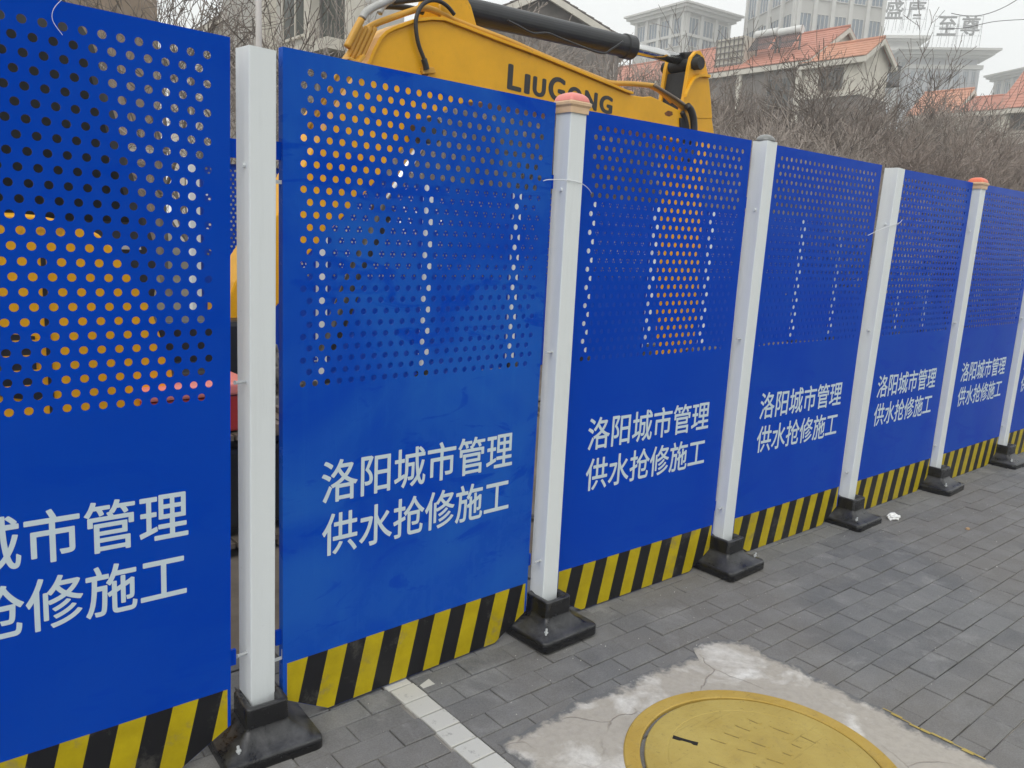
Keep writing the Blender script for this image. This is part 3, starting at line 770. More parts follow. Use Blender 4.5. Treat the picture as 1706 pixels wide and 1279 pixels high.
tubes('hose', [(2.143, 2.120, 2.817), (2.089, 2.120, 2.854), (2.023, 2.120, 2.870), (1.960, 2.120, 2.857), (1.907, 2.120, 2.817), (1.876, 2.120, 2.752), (1.874, 2.120, 2.686), (1.893, 2.120, 2.609), (1.925, 2.120, 2.548), (1.947, 2.120, 2.511)], .0125, M['hose'])
tubes('hose_end', [(1.934, 2.120, 2.529), (1.948, 2.120, 2.498), (1.957, 2.120, 2.472)], .019, M['ex_k'])
exb(MB().prism_y([(1.930, 2.485), (2.015, 2.498), (2.034, 2.467), (1.939, 2.446)], YB - .02, YB + .01), 'clamp', M['ex_pipe'], boom, bevel=.004)
exb(MB().prism_y([(1.403, 2.448), (1.466, 2.436), (1.496, 2.476), (1.511, 2.463), (1.466, 2.414), (1.399, 2.432)], YB - .10, YB - .03), 'clamp', M['ex_pipe'], boom, bevel=.004)
# arm cylinder on brackets above the boom
exb(MB().prism_y([(2.070, 2.767), (2.070, 2.862), (2.093, 2.933), (2.239, 2.964), (2.292, 2.900), (2.366, 2.739)], YB + .005, YB + .035), 'cylinder_bracket', M['ex_y'], boom, bevel=.005)
exb(MB().prism_y([(2.070, 2.767), (2.070, 2.862), (2.093, 2.933), (2.239, 2.964), (2.292, 2.900), (2.366, 2.739)], YC - .035, YC - .005), 'cylinder_bracket', M['ex_y'], boom, bevel=.005)
cyl = empty('arm_cylinder', (0, 0, 0)); cyl.parent = ex
c0, c1, c2, c3 = Vector((2.226, 2.3, 2.911)), Vector((3.911, 2.3, 2.956)), Vector((4.515, 2.3, 2.967)), Vector((4.576, 2.3, 2.968))
ax = (c1 - c0).normalized()
RB = .078
exb(MB().tube([c0, c0 + ax * .06, c0 + ax * .07, c1 - ax * .10, c1 - ax * .095, c1 - ax * .012, c1], [.07, .085, RB, RB, RB + .010, RB + .010, RB - .004], 28), 'barrel', M['ex_k'], cyl, smooth=False)
exb(MB().tube([c1 - ax * .05, c2], .042, 24), 'rod', M['chrome'], cyl, smooth=True)
exb(MB().prism_y([(c3.x - .12, c3.z + .045), (c3.x + .02, c3.z + .075), (c3.x + .07, c3.z + .03), (c3.x + .03, c3.z - .07), (c3.x - .06, c3.z - .06)], 2.25, 2.35), 'rod_eye', M['ex_grease'], cyl, bevel=.012)
tubes('hose', [(2.612, 2.190, 2.884), (2.694, 2.190, 2.870), (2.831, 2.190, 2.847), (2.957, 2.190, 2.871), (3.113, 2.190, 2.857), (3.468, 2.190, 2.831), (3.575, 2.190, 2.874), (3.693, 2.190, 2.948)], .0075, M['ex_k'], cyl)
# arm
arm = empty('arm', (0, 0, 0)); arm.parent = ex
arm_low = [(4.364, 2.515), (4.583, 2.523), (4.784, 2.548), (4.835, 2.430), (4.788, 2.267), (4.757, 2.047), (4.791, 1.557), (4.842, 0.946), (4.805, 0.464), (4.645, 0.444), (4.570, 1.154), (4.547, 1.647), (4.545, 1.936), (4.534, 2.172), (4.484, 2.308), (4.386, 2.412)]
exb(MB().prism_y(arm_low, 2.17, 2.43), 'arm_box', M['ex_y'], arm, bevel=.008)
arm_up = [(4.365, 2.510), (4.410, 2.666), (4.437, 2.894), (4.456, 2.969), (4.502, 3.017), (4.553, 3.030), (4.613, 2.986), (4.668, 2.885), (4.705, 2.799), (4.749, 2.666), (4.784, 2.543), (4.583, 2.519)]
for y0, y1 in ((2.165, 2.20), (2.40, 2.435)):
    exb(MB().prism_y(arm_up, y0, y1), 'lug_plate', M['ex_y'], arm, bevel=.004)
bk_plate = [(4.583, 2.523), (4.577, 2.871), (4.622, 2.878), (4.704, 2.753), (4.784, 2.548)]
exb(MB().prism_y(bk_plate, 2.201, 2.399), 'arm_back', M['ex_y'], arm)
# the front wall between the lugs, black with grease
gx = [(4.406, 2.538), (4.457, 2.862), (4.501, 2.868), (4.475, 2.528)]
exb(MB().prism_y(gx, 2.201, 2.399), 'lug_web', M['ex_grease'], arm)
pc = Vector((4.495, 2.16, 2.92))
exb(MB().tube([(pc.x, 2.10, pc.z), (pc.x, 2.47, pc.z)], .047, 18), 'pin', M['ex_grease'], arm)
exb(MB().prism_y([(4.454, 2.878), (4.464, 2.961), (4.504, 2.998), (4.550, 2.993), (4.590, 2.936), (4.581, 2.889), (4.521, 2.885)], 2.158, 2.1648), 'grease', M['ex_grease'], arm)
mb = MB(); rib = [(4.397, 2.663), (4.438, 2.741), (4.481, 2.802), (4.530, 2.832), (4.605, 2.848), (4.674, 2.849)]; ls = []
for x, z in rib: ls.append([(x, 2.135, z + .014), (x, 2.166, z + .014), (x, 2.166, z - .010), (x, 2.135, z - .010)])
exb(mb.loops(ls), 'rib', M['ex_y'], arm, bevel=.003)
tubes('hose', [(4.371, 2.100, 2.582), (4.428, 2.100, 2.549), (4.471, 2.100, 2.464), (4.483, 2.100, 2.327), (4.454, 2.100, 2.163)], .028, M['hose'], arm)
tubes('hose', [(4.361, 2.140, 2.539), (4.424, 2.140, 2.461), (4.466, 2.140, 2.328), (4.444, 2.140, 2.163)], .020, M['hose'], arm)
exb(MB().prism_y([(4.343, 2.492), (4.433, 2.485), (4.481, 2.307), (4.376, 2.305)], YB - .015, YB - .003), 'grease', M['ex_grease'], boom)
M['rust'] = mat('rust_stain', (.16, .055, .015), .8, noise=.4, nscale=40)
exb(MB().prism_y([(4.166, 2.506), (4.205, 2.529), (4.256, 2.527), (4.266, 2.505), (4.225, 2.487), (4.182, 2.490)], YB - .0012, YB + .003), 'rust_spot', M['rust'], boom)
exb(MB().prism_y([(1.930, 2.464), (1.968, 2.481), (1.998, 2.472), (1.986, 2.446), (1.948, 2.436)], YB - .0012, YB + .003), 'rust_spot', M['rust'], boom)
# bucket at the foot of the arm
bk = [(4.70, .62), (4.98, .66), (5.06, .40), (4.98, .12), (4.72, -.02), (4.36, .02), (4.30, .10), (4.52, .22)]
exb(MB().prism_y(bk, 2.0, 2.60), 'bucket', M['ex_k'], bevel=.012)
for k in range(4): exb(MB().box(4.20, 4.36, 2.03 + k * .16, 2.09 + k * .16, .02, .07), 'bucket_tooth', M['steel'], bevel=.008)
lc = empty('boom_cylinder', (0, 0, 0)); lc.parent = ex
l0, l1, l2, l3 = Vector((1.921, 2.04, 2.113)), Vector((1.591, 2.04, 1.572)), Vector((1.637, 2.04, 1.65)), Vector((1.262, 2.04, 0.808))
exb(MB().tube([l0, l1], .036, 18), 'rod', M['chrome'], lc, smooth=True)
exb(MB().tube([l2, l2 + (l3 - l2) * .05, l2 + (l3 - l2) * .06, l3], [.068, .068, .058, .058], 20), 'barrel', M['ex_k'], lc)
exb(MB().tube([(l0.x, 1.98, l0.z), (l0.x, 2.20, l0.z)], .075, 18), 'pin', M['ex_k'], lc)
# house of the machine
hood = [(-1.049, 1.508), (-0.232, 1.524), (-0.086, 1.499), (-0.011, 1.459), (0.065, 1.388), (0.143, 1.264), (0.203, 1.083), (0.262, 0.867), (0.277, 0.647), (0.261, 0.454), (-1.128, 0.660)]
hd = exb(MB().prism_y(hood, 1.50, 2.02), 'hood', M['ex_y'], bevel=.02, seg=3)
exb(MB().prism_y([(-0.226, 1.428), (-0.209, 1.429), (-0.206, 0.728), (-0.224, 0.730)], 1.494, 1.52), 'panel_gap', M['ex_k'], hd)
exb(MB().prism_y([(-0.379, 1.069), (-0.262, 1.052), (-0.263, 0.882), (-0.228, 0.818), (-0.272, 0.790), (-0.393, 0.821)], 1.493, 1.52), 'vent', M['ex_k'], hd)
for k in range(4):
    z = 1.02 - .06 * k; exb(MB().box(-.62, -.24, 1.484, 1.4925, z, z + .018), 'vent_slat', M['ex_y'], hd)
exb(MB().box(-1.75, .55, 1.62, 3.25, .58, .82), 'turntable_deck', M['ex_k'], bevel=.02)
exb(MB().box(-1.95, -.9, 1.55, 3.2, .80, 1.45), 'counterweight', M['ex_y'], bevel=.06, seg=3)
exb(MB().box(.30, .85, 2.02, 2.58, .55, 1.02), 'swing_bracket', M['ex_k'], bevel=.03)
# cab on the far side
cabz = [(-.72, .82), (.42, .82), (.50, 1.30), (.22, 2.36), (.08, 2.58), (-.70, 2.60), (-.80, 2.45)]
cab = exb(MB().prism_y(cabz, 2.44, 3.20), 'cab', M['ex_k'], bevel=.03)
exb(MB().prism_y([(-.62, 1.50), (.36, 1.50), (.16, 2.36), (-.62, 2.42)], 2.432, 2.445), 'side_window', M['glass_dark'], cab)
exb(MB().prism_y([(-.62, 1.36), (.40, 1.36), (.395, 1.40), (-.62, 1.40)], 2.426, 2.445), 'window_trim', M['fitting'], cab)
exb(MB().box(-.66, -.60, 2.425, 2.445, .9, 2.3), 'door_pillar', M['ex_k'], cab)
# tracks
def track(y0, y1):
    pts = []
    R = .29
    xa, xb = -1.45, .85
    tr = empty('track', (0, 0, 0)); tr.parent = ex
    exb(MB().prism_y([(xa, .10), (xb, .10), (xb + .18, .2), (xb + .18, .40), (xb, .50), (xa, .50), (xa - .18, .40), (xa - .18, .2)], y0 + .06, y1 - .06), 'track_frame', M['ex_k'], tr, bevel=.03)
    per = []
    for k in range(16): per.append((xa + (xb - xa) * k / 16, .045, 0))
    for k in range(6): a = -PI / 2 + PI * (k + .5) / 6; per.append((xb + (R - .03) * math.cos(a), .305 + (R - .03) * math.sin(a), a + PI / 2))
    for k in range(16): per.append((xb - (xb - xa) * k / 16, .565, PI))
    for k in range(6): a = PI / 2 + PI * (k + .5) / 6; per.append((xa + (R - .03) * math.cos(a), .305 + (R - .03) * math.sin(a), a + PI / 2))
    sm = MB().box(-.066, .066, 0, y1 - y0, -.012, .012).box(-.012, .012, 0, y1 - y0, -.04, -.012).mesh('track_shoe'); sm.materials.append(M['steel'])
    for x, z, a in per:
        o = link('track_shoe', sm, None, tr); o.location = Vector((x, y0, z)) - exo; o.rotation_euler = (0, -a, 0)
    return tr
track(1.38, 1.78); track(3.05, 3.45)
exb(MB().box(-.9, .35, 1.75, 3.08, .22, .58), 'undercarriage', M['ex_k'], bevel=.03)

# red tool box lying on the near track, and rubble on the soil
rd = tag(empty('tool_box', (.36, 1.58, .585)), 'red tool box behind the fence, seen in the gap beside the widest post', 'tool box')
MB().box(-.24, .24, -.15, .15, 0, .17).build('body', M['red_pl'], rd, bevel=.012)
MB().box(-.25, .25, -.16, .16, .172, .225).build('lid', M['cap_red'], rd, bevel=.012)
MB().tube(smooth_pts([(-.08, 0, .222), (-.07, 0, .25), (.07, 0, .25), (.08, 0, .222)], 4), .008, 6).build('handle', M['ex_k'], rd)
rub = MB()
def rock(c, r, mbx):
    bm = bmesh.new(); bmesh.ops.create_icosphere(bm, subdivisions=1, radius=1)
    s = (r * random.uniform(.8, 1.4), r * random.uniform(.7, 1.2), r * random.uniform(.5, .9)); q = random.random() * 9
    vs = []
    for v in bm.verts:
        k = 1 + .35 * mnoise.noise(v.co * 1.3 + Vector((q, q * 2, 0))); vs.append((c[0] + v.co.x * s[0] * k, c[1] + v.co.y * s[1] * k, c[2] + v.co.z * s[2] * k))
    mbx.add(vs, [tuple(v.index for v in f.verts) for f in bm.faces]); bm.free()
for k in range(420):
    a = random.random() * 2 * PI; rr = abs(random.gauss(0, 1))
    hx, hy = 1.45 + math.cos(a) * rr * .55, 3.55 + math.sin(a) * rr * .45
    hz = max(0, .75 - .55 * rr) * random.random()
    rock((hx, hy, hz), random.uniform(.04, .15), rub)
for k in range(260):
    rock((random.uniform(-2, 16), random.uniform(.6, 4.4), .02), random.uniform(.015, .07), rub)
tag(rub.build('rubble', M['stone']), 'grey stones heaped and scattered on the soil', None, None, 'stuff')

# small litter on the paving
def lump(name, c, r, m, label, cat, flat=.5, seedv=0):
    bm = bmesh.new(); bmesh.ops.create_icosphere(bm, subdivisions=3, radius=1)
    for v in bm.verts:
        k = 1 + .55 * mnoise.noise(v.co * 2.2 + Vector((seedv, 0, 0))) + .25 * mnoise.noise(v.co * 5 + Vector((0, seedv, 0)))
        v.co = Vector((v.co.x * r * k * 1.25, v.co.y * r * k, max(-.3, v.co.z) * r * k * flat))
    me = bpy.data.meshes.new(name); bm.to_mesh(me); bm.free()
    o = link(name, me, m, None, c); tag(o, label, cat); return o
tx = (3.84, -0.136, 0)
lump('tissue', (tx[0], tx[1], .009), .032, M['tissue'], 'crumpled white tissue on the paving near the fence', 'tissue', .7, 3)
tx = (4.046, -0.47, -0)
lump('pebble', (tx[0], tx[1], .004), .011, M['pebble'], 'small tan pebble on the grey paving', 'pebble', .7, 5)

# crumbs of mortar and grit
gr = MB(); rg = random.Random(8)
for k in range(520):
    x, y = rg.uniform(-.3, 6.5), -abs(rg.gauss(0, .75)) + .02
    if .6 < x < 1.82 and y < -.42 and rg.random() < .6: continue
    r = rg.uniform(.0012, .0035) * (2.0 if rg.random() < .06 else 1)
    gr.add([(x + r * math.cos(t + k), y + r * .8 * math.sin(t + k), .001 + zz * r) for zz, t in ((0, 0), (0, 2.1), (0, 4.2), (.9, 1.0))], [(0, 1, 3), (1, 2, 3), (2, 0, 3)])
tag(gr.build('grit', M['tissue_grit']), 'pale crumbs of mortar scattered on the paving', None, None, 'stuff')

# ------------------------------------------------------------------ buildings
def wpart(mb, name, m, parent, bevel=0.0): return mb.build(name, m, parent, bevel=bevel)
def windows(parent, rects, face, frame_m, glass_m, bars=(1, 0), proud=.05, fr=.07):
    """rects in (u0, u1, z0, z1); face maps (u, outward, z) to local coordinates"""
    for u0, u1, z0, z1 in rects:
        def quad(mb, a0, a1, b0, b1, d0, d1):
            v = [face(a, d, b) for d in (d0, d1) for a, b in ((a0, b0), (a1, b0), (a1, b1), (a0, b1))]
            mb.add(v, [(0, 1, 2, 3), (7, 6, 5, 4), (0, 4, 5, 1), (1, 5, 6, 2), (2, 6, 7, 3), (3, 7, 4, 0)])
        w = MB()
        quad(w, u0, u1, z0, z0 + fr, 0, proud); quad(w, u0, u1, z1 - fr, z1, 0, proud)
        quad(w, u0, u0 + fr, z0 + fr, z1 - fr, 0, proud); quad(w, u1 - fr, u1, z0 + fr, z1 - fr, 0, proud)
        for k in range(1, bars[0] + 1):
            c = u0 + (u1 - u0) * k / (bars[0] + 1); quad(w, c - fr * .4, c + fr * .4, z0 + fr, z1 - fr, 0, proud * .8)
        for k in range(1, bars[1] + 1):
            c = z0 + (z1 - z0) * k / (bars[1] + 1); quad(w, u0 + fr, u1 - fr, c - fr * .4, c + fr * .4, 0, proud * .7)
        wo = w.build('window', frame_m, parent)
        g = MB(); quad(g, u0 + fr * .5, u1 - fr * .5, z0 + fr * .5, z1 - fr * .5, -.05, proud * .35)
        g.build('pane', glass_m, wo)

def gable(t, x0, x1, y0, y1, ze, zr, wall, roof, trim, axis='y', ov=.45, z0=0.0, wall_name='wall'):
    """gabled block; ridge along the named axis, local coordinates"""
    b = MB().box(x0, x1, y0, y1, z0, ze)
    if axis == 'y':
        xm = (x0 + x1) / 2
        b.add([(x0, y0, ze), (x1, y0, ze), (xm, y0, zr), (x0, y1, ze), (x1, y1, ze), (xm, y1, zr)], [(0, 1, 2), (5, 4, 3), (0, 2, 5, 3), (1, 4, 5, 2)])
    else:
        ym = (y0 + y1) / 2
        b.add([(x0, y0, ze), (x0, y1, ze), (x0, ym, zr), (x1, y0, ze), (x1, y1, ze), (x1, ym, zr)], [(2, 1, 0), (3, 4, 5), (0, 3, 5, 2), (1, 2, 5, 4)])
    b.build(wall_name, wall, t)
    r = empty('roof'); r.parent = t
    th = .16
    if axis == 'y':
        hw = (x1 - x0) / 2; sl = (zr - ze) / hw; xm = (x0 + x1) / 2; e = hw + ov
        for s in (-1, 1):
            # tile courses, each lapping the one below
            n = max(6, int(e * math.hypot(1, sl) / .42))
            for k in range(n):
                a0, a1 = e * k / n, e * (k + 1) / n + .02
                q = [(xm + s * a0, y0 - ov, zr - sl * a0 + .10), (xm + s * a1, y0 - ov, zr - sl * a1 + .14), (xm + s * a1, y1 + ov, zr - sl * a1 + .14), (xm + s * a0, y1 + ov, zr - sl * a0 + .10)]
                q2 = [(x, y, z - .06) for x, y, z in q]
                MB().add(q + q2, [(0, 1, 2, 3), (7, 6, 5, 4), (1, 5, 6, 2), (0, 4, 5, 1), (2, 6, 7, 3), (3, 7, 4, 0)]).build('tile_course', roof, r)
            tr = MB()
            for yy in (y0 - ov - .03, y1 + ov - .13):
                q = [(xm, yy, zr + .02), (xm + s * e, yy, zr - sl * e + .02), (xm + s * e, yy, zr - sl * e - .28), (xm, yy, zr - .28)]
                tr.add(q + [(x, y + .16, z) for x, y, z in q], [(0, 1, 2, 3), (7, 6, 5, 4), (0, 4, 5, 1), (1, 5, 6, 2), (2, 6, 7, 3), (3, 7, 4, 0)])
            xe = xm + s * e; ze2 = zr - sl * e
            tr.box(min(xe, xe - s * .25), max(xe, xe - s * .25), y0 - ov + .14, y1 + ov - .14, ze2 - .30, ze2 + .02)
            tr.build('roof_trim', trim, r)
        MB().tube([(xm, y0 - ov, zr + .14), (xm, y1 + ov, zr + .14)], .10, 8).build('ridge', roof, r)
    else:
        hw = (y1 - y0) / 2; sl = (zr - ze) / hw; ym = (y0 + y1) / 2; e = hw + ov
        for s in (-1, 1):
            n = max(6, int(e * math.hypot(1, sl) / .42))
            for k in range(n):
                a0, a1 = e * k / n, e * (k + 1) / n + .02
                q = [(x0 - ov, ym + s * a0, zr - sl * a0 + .10), (x0 - ov, ym + s * a1, zr - sl * a1 + .14), (x1 + ov, ym + s * a1, zr - sl * a1 + .14), (x1 + ov, ym + s * a0, zr - sl * a0 + .10)]
                q2 = [(x, y, z - .06) for x, y, z in q]
                MB().add(q + q2, [(0, 1, 2, 3), (7, 6, 5, 4), (1, 5, 6, 2), (0, 4, 5, 1), (2, 6, 7, 3), (3, 7, 4, 0)]).build('tile_course', roof, r)
            tr = MB()
            for xx in (x0 - ov - .03, x1 + ov - .13):
                q = [(xx, ym, zr + .02), (xx, ym + s * e, zr - sl * e + .02), (xx, ym + s * e, zr - sl * e - .28), (xx, ym, zr - .28)]
                tr.add(q + [(x + .16, y, z) for x, y, z in q], [(0, 1, 2, 3), (7, 6, 5, 4), (0, 4, 5, 1), (1, 5, 6, 2), (2, 6, 7, 3), (3, 7, 4, 0)])
            ye = ym + s * e; ze2 = zr - sl * e
            tr.box(x0 - ov + .14, x1 + ov - .14, min(ye, ye - s * .25), max(ye, ye - s * .25), ze2 - .30, ze2 + .02)
            tr.build('roof_trim', trim, r)
    return r

# --- cream house with terracotta roofs (long front faces the camera's left, -x)
hx = 48.1
h1 = tag(empty('town_house', (hx, 24.8, 0)), 'cream town house with two terracotta gable roofs and solar water tanks', 'house')
gable(h1, 0, 8.1, 3.5, 16.0, 13.35, 15.86, M['cream'], M['rooftile'], M['cream2'], 'y', .40)
gable(h1, -.02, 3.2, -.3, 3.48, 13.15, 14.2, M['cream'], M['rooftile2'], M['cream2'], 'y', .38, wall_name='wing_wall')
MB().box(-.10, 1.0, 3.75, 12.5, 0, 12.75).build('grey_bay', M['greybrick'], h1)
MB().box(-.14, 3.3, -.42, 3.6, 0, 10.75).build('grey_plinth', M['greybrick'], h1)
MB().box(-.24, .2, -.5, 3.62, 10.75, 11.0).build('sill_band', M['cream2'], h1)
for yy in (3.62, 8.2, 12.3): MB().box(-.28, -.1, yy, yy + .38, 6, 12.9).build('pilaster', M['cream2'], h1)
windows(h1, [(.85, 2.45, 11.2, 12.5)], lambda u, d, z: (-.02 - d, u, z), M['winframe'], M['win'], (2, 0))
windows(h1, [(4.4, 6.2, 10.4, 12.3), (9.6, 10.9, 8.6, 10.2), (5.0, 6.5, 7.4, 9.0)], lambda u, d, z: (-.10 - d, u, z), M['winframe'], M['win'], (2, 0))
# roof terrace with lattice wall left of the roof
tl = MB(); tl.box(.3, 1.6, 8.6, 11.0, 13.3, 15.5)
tl.build('terrace_wall', M['cream'], h1)
lt = MB()
for k in range(7): lt.box(.20, .26, 8.7 + .36 * k, 8.76 + .36 * k, 13.1, 15.5)
for k in range(6): lt.box(.19, .25, 8.6, 11.0, 13.3 + .4 * k, 13.36 + .4 * k)
lt.build('lattice', M['winframe'], h1)
for yy, zz in ((5.75, 15.55), (7.55, 15.65)):
    w = tag(empty('solar_water_tank', (hx + 1.3, 24.8 + yy, zz)), 'white solar water tank %s on the cream house roof' % ('nearer the terracotta ridge' if yy < 6 else 'nearer the lattice terrace'), 'water tank', 'solar water tanks on the roof')
    MB().tube([(0, -.85, 0), (0, .85, 0)], .27, 16).build('tank', M['heater'], w, smooth=False)
    cg = MB()
    for k in range(11): cg.tube([(-.1, -.75 + .15 * k, -.2), (-1.0, -.75 + .15 * k, -1.25)], .04, 6)
    cg.build('collector', M['collector'], w)
    MB().box(-.05, .05, -.8, -.72, -1.6, -.2).box(-.04, .06, -.8, .8, -.7, -.62).box(-.05, .05, .72, .8, -1.6, -.2).build('stand', M['winframe'], w)
bl = MB()
for k in range(12): bl.box(3.3 + .12 * k, 3.33 + .12 * k, -.40, -.37, 12.0, 13.1)
bl.box(3.25, 4.8, -.42, -.35, 13.08, 13.15); bl.box(3.25, 4.8, -.42, 1.5, 11.9, 12.0)
bl.build('balcony', M['rail'], h1)

# --- house on the right
h2 = tag(empty('town_house', (66.2, 20.0, 0)), 'cream town house with terracotta roof at the right edge of the photo', 'house')
gable(h2, 0, 7, 3.2, 6.0, 12.2, 13.6, M['cream'], M['rooftile'], M['cream2'], 'y', .5)
gable(h2, .4, 8.4, -3.5, 3.0, 12.5, 15.6, M['cream'], M['rooftile'], M['cream2'], 'y', .5, wall_name='wing_wall')
MB().box(-.12, 1, -3.5, 6.0, 0, 9.6).build('grey_plinth', M['greybrick'], h2)
MB().box(-.3, .2, -3.6, 6.1, 9.6, 9.85).build('sill_band', M['cream2'], h2)
MB().box(-.1, .4, 2.75, 3.15, 9.85, 12.3).build('pilaster', M['cream2'], h2)
windows(h2, [(3.75, 5.0, 10.65, 11.75)], lambda u, d, z: (-d, u, z), M['winframe'], M['win'], (1, 0))
windows(h2, [(1.2, 2.55, 10.6, 11.75)], lambda u, d, z: (.4 - d, u, z), M['winframe'], M['win'], (1, 0))
rl = MB()
for k in range(20): rl.box(-.30, -.27, 2.7 - .25 * k, 2.73 - .25 * k, 9.85, 10.3)
rl.box(-.31, -.26, -3.5, 2.75, 10.3, 10.35); rl.build('balcony', M['rail'], h2)

# --- low house with an orange roof between them
px_, py_, pz_ = (69.15, 29.81, 13.69)
h3 = tag(empty('low_house', (px_, py_, 0)), 'small orange tiled roof showing above the brown thicket', 'house')
gable(h3, 0, 5, -2.0, 1.2, pz_ - .9, pz_ + 1.0, M['cream'], M['rooftile2'], M['cream2'], 'y', .4)

# --- pinkish roofed house behind the arm
px_, py_, pz_ = (52.26, 38.62, 13.39)
h4 = tag(empty('town_house', (px_, py_, 0)), 'town house with pink roof partly hidden behind the excavator arm', 'house')
gable(h4, 0, 8, 0, 14, pz_, pz_ + 3.3, M['cream'], M['rooftile'], M['cream2'], 'y', .5)
MB().box(-.12, 1, 0, 14, 0, pz_ - 2.4).build('grey_plinth', M['greybrick'], h4)
windows(h4, [(1.5 + 3.1 * k, 3.0 + 3.1 * k, pz_ - 2.0, pz_ - .6) for k in range(4)], lambda u, d, z: (-d, u, z), M['winframe'], M['win'], (1, 0))

# --- gable-fronted brown house behind the boom
px_, py_, pz_ = (24.44, 27.13, 12.15)
_, _, pe_ = (27.28, 24.2, 9.981)
h5 = tag(empty('gabled_house', (px_, py_, 0), math.radians(-32)), 'brown house with pale stepped gable eaves behind the boom', 'house')
hw5 = (pz_ - pe_) / .52
gable(h5, -hw5 + .5, hw5 - .5, 0, 11, pe_ + .3, pz_ - .1, M['greybrick'], M['darkroof'], M['cream2'], 'y', .5)
windows(h5, [(-3.2, -1.6, 4.6, 6.2), (1.2, 2.8, 4.6, 6.2)], lambda u, d, z: (u, -d, z), M['winframe'], M['win'], (1, 0))

# --- pale apartment block at the upper left
ax_ = 10.6
_, ya, za = (10.6, 19.47, 6.561)
_, yb, zb_ = (10.6, 21.69, 6.559)
ap = tag(empty('apartment_block', (ax_, 0, 0)), 'pale apartment block with grey-green glazing behind bare trees, upper left', 'building')
MB().box(.35, 1.6, ya - .50, yb + 8.0, 0, 11).build('wall', M['apart'], ap)
for yy in (ya - .42, yb - .05, yb + 3.2): MB().box(-.02, .35, yy, yy + .42, 0, 11).build('pilaster', M['cream2'], ap)
bz = za
MB().box(-.55, .34, ya + .02, yb + 4.0, bz - .30, bz).build('balcony_slab', M['cream2'], ap)
windows(ap, [(ya + .05, yb - .1, bz + .04, bz + 3.0), (ya + .05, yb - .1, bz - 3.3, bz - .35)], lambda u, d, z: (.34 - d, u, z), M['winframe'], M['greenglass'], (3, 1), .08)
windows(ap, [(yb + .7, yb + 2.6, bz + .6, bz + 2.4), (yb + .7, yb + 2.6, bz - 2.6, bz - .8)], lambda u, d, z: (.34 - d, u, z), M['cream2'], M['greenglass'], (1, 0), .08)

# --- tan building at the top left and a brown roofed house
px_, py_, _ = (7.753, 26.81, 7.9)
tb = tag(empty('stone_building', (px_, py_, 0), math.radians(12)), 'tan stone building at the upper left behind the leftmost panel', 'building')
MB().box(-9, 0, 0, 8, 0, 11).build('wall', M['tanwall'], tb)
MB().box(-9.1, .08, -.12, 8, 3.4, 3.65).build('string_course', M['cream2'], tb)
windows(tb, [(-3.4, -1.8, 4.3, 6.0), (-6.8, -5.2, 4.3, 6.0), (-3.4, -1.8, 1.0, 2.7)], lambda u, d, z: (u, -d, z), M['winframe'], M['win'], (1, 0))
px_, py_, pz_ = (16.22, 41.91, 11.7)
h6 = tag(empty('low_house', (px_, py_, 0), math.radians(-35)), 'pale house with brown roof behind the left trees', 'house')
gable(h6, -3.6, 3.6, 0, 9, pz_ - 2.0, pz_ + .4, M['cream'], M['darkroof'], M['cream2'], 'y', .5)
windows(h6, [(-2.2, -.9, 3.6, 5.0), (.9, 2.2, 3.6, 5.0), (-.6, .6, 6.2, 7.4)], lambda u, d, z: (u, -d, z), M['winframe'], M['win'], (1, 0))

# --- far towers
def tower(name, label, corner, Lx, Ly, H, rz, wall, trim, glass, bays_x, bays_y, storeys, crown=True, z_lo=12.0, setback=0.0):
    t = tag(empty(name, (corner[0], corner[1], 0), math.radians(rz)), label, 'building')
    MB().box(0, Lx, 0, Ly, 0, H).build('wall', wall, t)
    sh = (H - z_lo) / storeys
    def fx(u, d, z): return (u, -d, z)
    def fy(u, d, z): return (-d, u, z)
    for L_, nb, f in ((Lx, bays_x, fx), (Ly, bays_y, fy)):
        bw = L_ / nb
        rects = []
        for i in range(nb):
            for s in range(storeys):
                rects.append((bw * i + bw * .15, bw * (i + 1) - bw * .15, z_lo + sh * s + sh * .18, z_lo + sh * (s + 1) - sh * .10))
        windows(t, rects, f, trim, glass, (2, 0), .25, .12)
        for i in range(nb + 1):
            u = min(max(bw * i, .35), L_ - .35); p = MB(); v = [f(a, d, z) for z in (0, H - .1) for a, d in ((u - .34, 0), (u + .34, 0), (u + .34, .45), (u - .34, .45))]
            p.add(v, [(0, 1, 2, 3), (7, 6, 5, 4), (0, 4, 5, 1), (1, 5, 6, 2), (2, 6, 7, 3), (3, 7, 4, 0)]); p.build('pier', trim, t)
    if crown:
        for k, (o, z0, z1) in enumerate(((.5, H - 4.2, H - 3.7), (.9, H - .1, H + .5), (1.5, H + .5, H + 1.0), (1.9, H + 1.0, H + 1.35))):
            MB().box(-o, Lx + o, -o, Ly + o, z0, z1).build('cornice', trim, t)
    return t
tA = tower('office_tower', 'pale stone tower with corner cornices rising behind the arm', (124.04, 101.61), 12.00, 13.32, 43.0, -5, M['tower'], M['tower2'], M['tglass'], 3, 4, 4, True, 14)
tB = tower('office_tower', 'tall grey tower running out of the top of the photo', (130.35, 82.61), 17.22, 17.85, 66.0, -27, M['tower'], M['tower2'], M['tglass'], 5, 4, 7, True, 10)
tC = tower('hotel_tower', 'grey hotel tower carrying two large rooftop characters on the right', (198.83, 95.04), 15.73, 5.84, 44.0, -50, M['hotel'], M['hotel'], M['tglass'], 8, 3, 9, False, 12)
